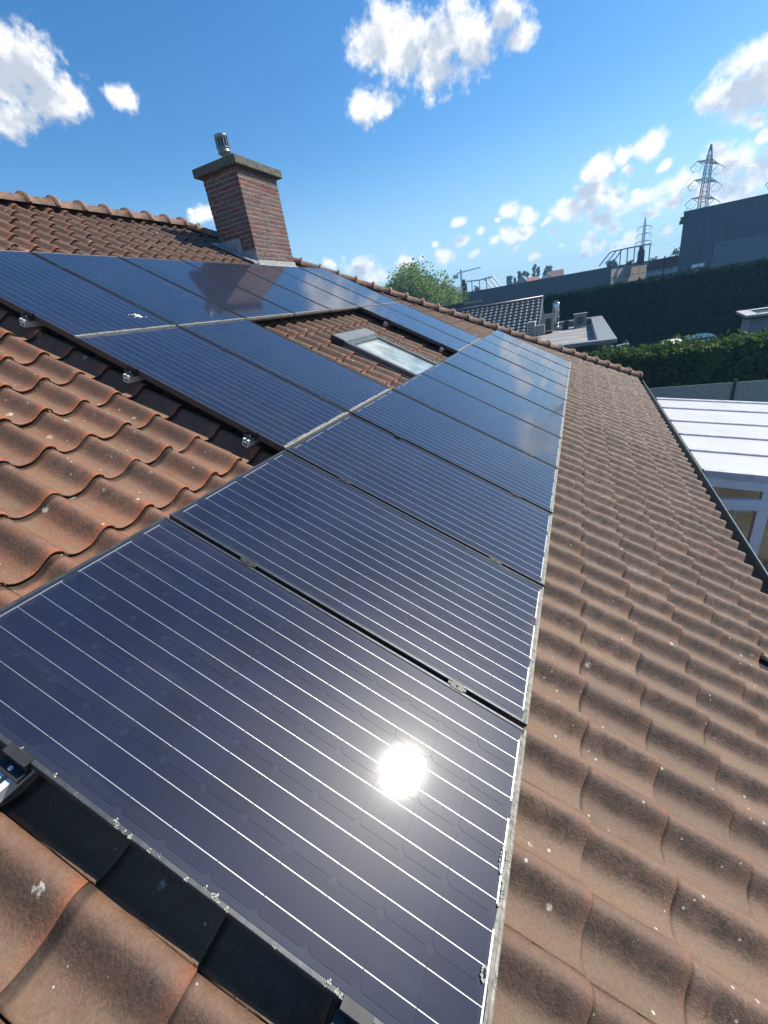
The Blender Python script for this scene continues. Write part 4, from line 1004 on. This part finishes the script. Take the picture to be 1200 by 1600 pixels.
# grey house left of the low building
def gable_house(px_l, px_r, px_top, X, depth, label, roofcol, wallcol, chim_px=None, along='Y'):
    yl, zl = YZ(px_l, X); yr, zr = YZ(px_r, X); zt = ATX(px_top, X).z; ze = (zl + zr) / 2; w2 = yl - yr
    h = empty("house", (X, (yl + yr) / 2, GZ), label=label, cat="house"); e = ze - GZ; r = zt - GZ
    mb = MB(); mb.box(.2, -w2/2 + .2, 0, depth - .2, w2/2 - .2, e)
    if along == 'X': mb.add([(.2, -w2/2 + .2, e + .001), (.2, w2/2 - .2, e + .001), (.2, 0, r - .2), (depth - .2, -w2/2 + .2, e + .001), (depth - .2, w2/2 - .2, e + .001), (depth - .2, 0, r - .2)], [(0, 1, 2), (3, 5, 4), (0, 2, 5, 3), (1, 4, 5, 2), (0, 3, 4, 1)])
    mb.build("wall", simple("far_wall", wallcol, .9, var=.1), h)
    mb = MB()
    if along == 'Y': mb.add([(0, -w2/2, e), (0, w2/2, e), (depth/2, w2/2, r), (depth/2, -w2/2, r), (depth, -w2/2, e), (depth, w2/2, e)], [(0, 1, 2, 3), (3, 2, 5, 4), (0, 3, 4), (1, 5, 2), (0, 4, 5, 1)])
    else: mb.add([(0, -w2/2, e), (0, 0, r), (0, w2/2, e), (depth, -w2/2, e), (depth, 0, r), (depth, w2/2, e), (0, -w2/2, e - .2), (0, 0, r - .2), (0, w2/2, e - .2), (depth, -w2/2, e - .2), (depth, 0, r - .2), (depth, w2/2, e - .2)],
                 [(0, 1, 4, 3), (1, 2, 5, 4), (0, 6, 7, 1), (1, 7, 8, 2), (3, 4, 10, 9), (4, 5, 11, 10), (6, 9, 10, 7), (7, 10, 11, 8)])
    mb.build("roof", simple("far_roof", roofcol, .8, var=.2), h)
    if chim_px:
        y, z = YZ(chim_px, X + depth/2); mb = MB(); yy = y - (yl + yr)/2; mb.box(depth/2 - .4, yy - .5, e, depth/2 + .4, yy + .5, z - GZ); mb.build("chimney", simple("far_chimney", (.13, .09, .08), .9), h)
    for s in (-.25, .25):
        mb = MB(); mb.box(.14, s * w2 - .5, e - 1.6, .199, s * w2 + .5, e - .4); f_ = mb.build("window", M_white, h)
        mb = MB(); mb.box(.12, s * w2 - .42, e - 1.52, .139, s * w2 + .42, e - .48); mb.build("pane", M_blackmetal, f_)
gable_house((690, 470), (718, 466), (703, 449), 85, 10, "grey roofed house between the broad tree and low dark building", (.17, .17, .18), (.30, .30, .29), (696, 446))
gable_house((806, 442), (823, 439), (812, 431), 130, 12, "far house with a blue-grey gable among the poplars", (.12, .13, .15), (.20, .22, .24), None, 'X')
gable_house((819, 441), (838, 437), (826, 433), 132, 10, "far house with an orange roof left of the tall poplars", (.26, .12, .075), (.3, .28, .25))
gable_house((845, 436), (862, 432), (853, 426), 120, 10, "far house with a white gable right of the tall poplars", (.13, .06, .045), (.62, .60, .57), None, 'X')
gable_house((853, 435), (879, 430), (862, 422), 122, 12, "far house with a dark red roof and a tall chimney", (.125, .055, .042), (.3, .26, .24), (875, 423))
# small flat grey roof near the hip
fl = ATX((684, 480), 40); fr_ = ATX((722, 480), 40)
sb = empty("flat_shed", (40, (fl.y + fr_.y) / 2, GZ), label="small grey flat roofed shed just past the hip tiles", cat="shed")
w2 = (fl.y - fr_.y) / 2; zz = ATX((700, 477), 40).z - GZ
mb = MB(); mb.box(0, -w2, 0, 8, w2, zz - .2); mb.build("wall", M_clad, sb); mb = MB(); mb.box(-.2, -w2 - .2, zz - .199, 8.2, w2 + .2, zz); mb.build("roof", M_blackmetal, sb)

POP = ["short far poplar at the left end of the row", "short far poplar second from the left end of the row", "small far poplar touching the blue-grey gable's left side", "slim far poplar above the blue-grey gable's peak",
       "small far poplar over the blue-grey roof, right of its peak", "slim far poplar between blue-grey gable and orange roof", "small far poplar above the orange roof", "tallest and widest far poplar, right of the orange roof",
       "tall narrow far poplar close against the widest one", "short far poplar left of the white gable's peak", "slim far poplar rising over the white gable's peak", "slim far poplar left of the dark red roof's ridge"]
for i, (x, y, wpx) in enumerate([(794, 431, 4), (798, 431, 4), (804, 434, 4), (812, 424, 4), (816.5, 427, 4), (820, 424, 4), (824, 426, 4), (835, 415, 7), (840.5, 418, 6), (851, 422, 5), (855.5, 416, 5), (860, 416, 5)]):
    X = 155 + (i % 3) * 6; p = ATX((x, y), X); hh = p.z - GZ
    tree("poplar", (X, p.y, GZ), hh, wpx * .5 * X / 700 * .78, POP[i], "poplar", M_leaffar, 700, .55, 16, .05, slim=True, group="row of far poplars")
for i, (x, y, wpx, X, lb_) in enumerate([(1056, 388, 20, 140, "round green tree beside the warehouse's left edge"), (1038, 397, 22, 150, "low green tree over the red wall"), (1020, 401, 18, 150, "small green tree over the left end of the red wall"),
                                    (955, 407, 16, 120, "low green bush behind the sloping stays of the right pipe frame"), (985, 402, 22, 125, "green bush behind the right pipe frame"), (745, 444, 16, 125, "low bush behind the left pipe frame"), (768, 443, 20, 130, "low wide bush behind the sloping stays of the left pipe frame"), (714, 446, 14, 200, "far hazy tree left of the left pipe frame")]):
    p = ATX((x, y), X); tree("green_tree", (X, p.y, GZ), p.z - GZ, wpx * X / 700 * .75, lb_, "tree", M_leaffar, 1400, .55, 18, .15)
# far wood on the horizon
P = []
for i in range(900):
    y = rng.uniform(-190, 210); x = rng.uniform(330, 420); h = rng.uniform(5.0, 8.5) + 1.5 * math.sin(y * .05); r = rng.uniform(2.5, 5)
    u = rng.normal(size=(26, 3)); u /= np.linalg.norm(u, axis=1)[:, None]; q = u * np.array([r, r, h * .5]) * (rng.random(26)[:, None] ** .3) + np.array([x, y, GZ + h * .5]); P.append(q)
P = np.concatenate(P); P = P[P[:, 2] > GZ]; V, F = cards(P, 2.4, 1.2)
link("far_wood", np_mesh("far_wood", V, F, M_leaffar), kind="stuff")

# tower crane on the horizon
p = ATX((721.5, 446), 260); zt = ATX((721, 426), 260).z
cr = empty("tower_crane", (260, p.y, GZ), label="far thin tower crane beyond the left pipe frame", cat="crane"); h = zt - GZ
M_crane = simple("crane_grey", (.16, .17, .19), .6)
mb = MB(); mb.bar((0, 0, 0), (0, 0, h + 1.5), .55, 4); mb.build("mast", M_crane, cr)
a = ATX((714, 429), 260); b = ATX((751, 418.5), 268)
mb = MB(); mb.bar((0, a.y - p.y, h - 0), (8, b.y - p.y, h + 1.2), .42, 4, .3); mb.build("jib", M_crane, cr)
mb = MB(); mb.box(-1, a.y - p.y - .5, h - 2.4, 1, a.y - p.y + 2, h - .6); mb.build("counterweight", M_crane, cr)

# pylons and lines
M_pyl = simple("pylon_steel", (.085, .075, .11), .5, .3, var=.1)
def pylon(px_top, X, H_, label, arm_dir, wleg=2.4, th=.10, levels=((.84, 1.0), (.71, 1.05), (.58, 1.1)), armL=6.9, thin=False):
    p = ATX(px_top, X); t = empty("power_pylon", (X, p.y, GZ), label=label, cat="pylon", group="lattice pylons of the power line"); h = p.z - GZ
    ad = Vector((math.cos(arm_dir), math.sin(arm_dir), 0)); pd = Vector((-ad.y, ad.x, 0))
    def wid(z): return wleg * (1 - .60 * min(z / (h * .90), 1)) if z < h * .90 else wleg * .40 * max(.15, (h - z) / (h * .10))
    zs = [h * q for q in (0, .14, .27, .38, .47, .55, .62, .69, .75, .81, .86, .93, 1.0)]
    mb = MB(); c = lambda z, sx, sy: ad * (sx * wid(z)) + pd * (sy * wid(z)) + Vector((0, 0, z))
    cor = [(-1, -1), (1, -1), (1, 1), (-1, 1)]
    for z0, z1 in zip(zs, zs[1:]):
        for i in range(4):
            a, b = cor[i], cor[(i+1) % 4]
            mb.bar(c(z0, *a), c(z1, *a), th * 1.15, 4)
            mb.bar(c(z0, *a), c(z1, *b), th * .55, 4); mb.bar(c(z0, *b), c(z1, *a), th * .55, 4); mb.bar(c(z1, *a), c(z1, *b), th * .7, 4)
    mb.build("tower", M_pyl, t); ends = []
    for fz, q in levels:
        z = h * fz; A = armL * q
        for s in (-1, 1):
            mb = MB(); tip = ad * (s * A) + Vector((0, 0, z - .1)); w_ = wid(z)
            for sy in (-1, 1):
                mb.bar(ad * (s * w_) + pd * (sy * w_) + Vector((0, 0, z + .4)), tip, th, 4); mb.bar(ad * (s * w_) + pd * (sy * w_) + Vector((0, 0, z)), tip, th, 4)
            m1 = tip * .55 + (ad * (s * w_) + Vector((0, 0, z + .4))) * .45
            mb.bar(m1 + pd * .3, m1 - pd * .3, th * .7, 4)
            arm = mb.build("cross_arm", M_pyl, t)
            mb = MB(); mb.bar(tip, tip + pd * 1.3 + Vector((0, 0, -1.0)), th * .8, 6); mb.bar(tip, tip - pd * 1.3 + Vector((0, 0, -1.0)), th * .8, 6)
            mb.tube([tip + pd * 1.3 + Vector((0, 0, -1.0)), tip + pd * .6 + Vector((0, 0, -2.0)), tip - pd * .6 + Vector((0, 0, -2.0)), tip - pd * 1.3 + Vector((0, 0, -1.0))], th * .45, 4)
            mb.build("insulator", M_pyl, arm); ends.append(Vector((X, p.y, GZ)) + tip + Vector((0, 0, -1.0)))
    return ends
ad = math.atan2(-6.9, 12)
e1 = pylon((1111.5, 225.5), 149, 30, "large lattice pylon rising behind the warehouse roof", ad, 1.35, .095, ((.885, .97), (.765, 1.0), (.645, 1.03)))
e2 = pylon((1008.5, 339.5), 288, 30, "small far pylon above the right pipe frame", -1.25, .9, .10, ((.87, .45), (.76, .5), (.65, .55)), 6.9)
e3 = pylon((1233, 228), 158, 30, "pylon at the right picture edge of which only arm tips show", ad, 2.3, .12, ((.885, .97), (.765, 1.0), (.645, 1.03)))
def wire(a, b, sag, lab):
    mb = MB(); pts = []
    for i in range(17):
        t_ = i / 16; q = a.lerp(b, t_) - a; q.z -= sag * 4 * t_ * (1 - t_); pts.append(q)
    mb.tube(pts, .022, 4); o = mb.build("power_line", simple("cable", (.10, .10, .12), .5, .5) if "cable" not in bpy.data.materials else bpy.data.materials["cable"]); o.location = a
    return tag(o, lab, "power line", "power lines strung between the pylons")
ARM = ["upper", "middle", "lower"]
for i in range(6):
    sd_ = ["left", "right"][i % 2] if False else ["nearer", "farther"][0 if i % 2 == 0 else 1]
    tip = f"{ARM[i // 2]} {'left' if i % 2 == 0 else 'right'} arm tip"
    wire(e1[i], e2[i], 4.5, f"power line from the large pylon's {tip} to the small pylon")
    wire(e1[i], e1[i] + Vector((60, -160, 0)), 5, f"power line running right from the large pylon's {tip}")

# ------------------------------------------------------------------ the summer haze
HZ_D = 0.0011
M = bpy.data.materials.new("haze"); M.use_nodes = True; k = NT(M.node_tree)
pv = k.n('ShaderNodeVolumePrincipled', {'Color': (.30, .62, 1.0, 1), 'Density': HZ_D, 'Anisotropy': .25})
k.n('ShaderNodeOutputMaterial', {'Volume': pv.outputs[0]})
mb = MB(); mb.box(-152, -422, GZ - 1, 622, 422, 32); mb.build("haze", M, kind="stuff")
scene.cycles.volume_bounces = 0
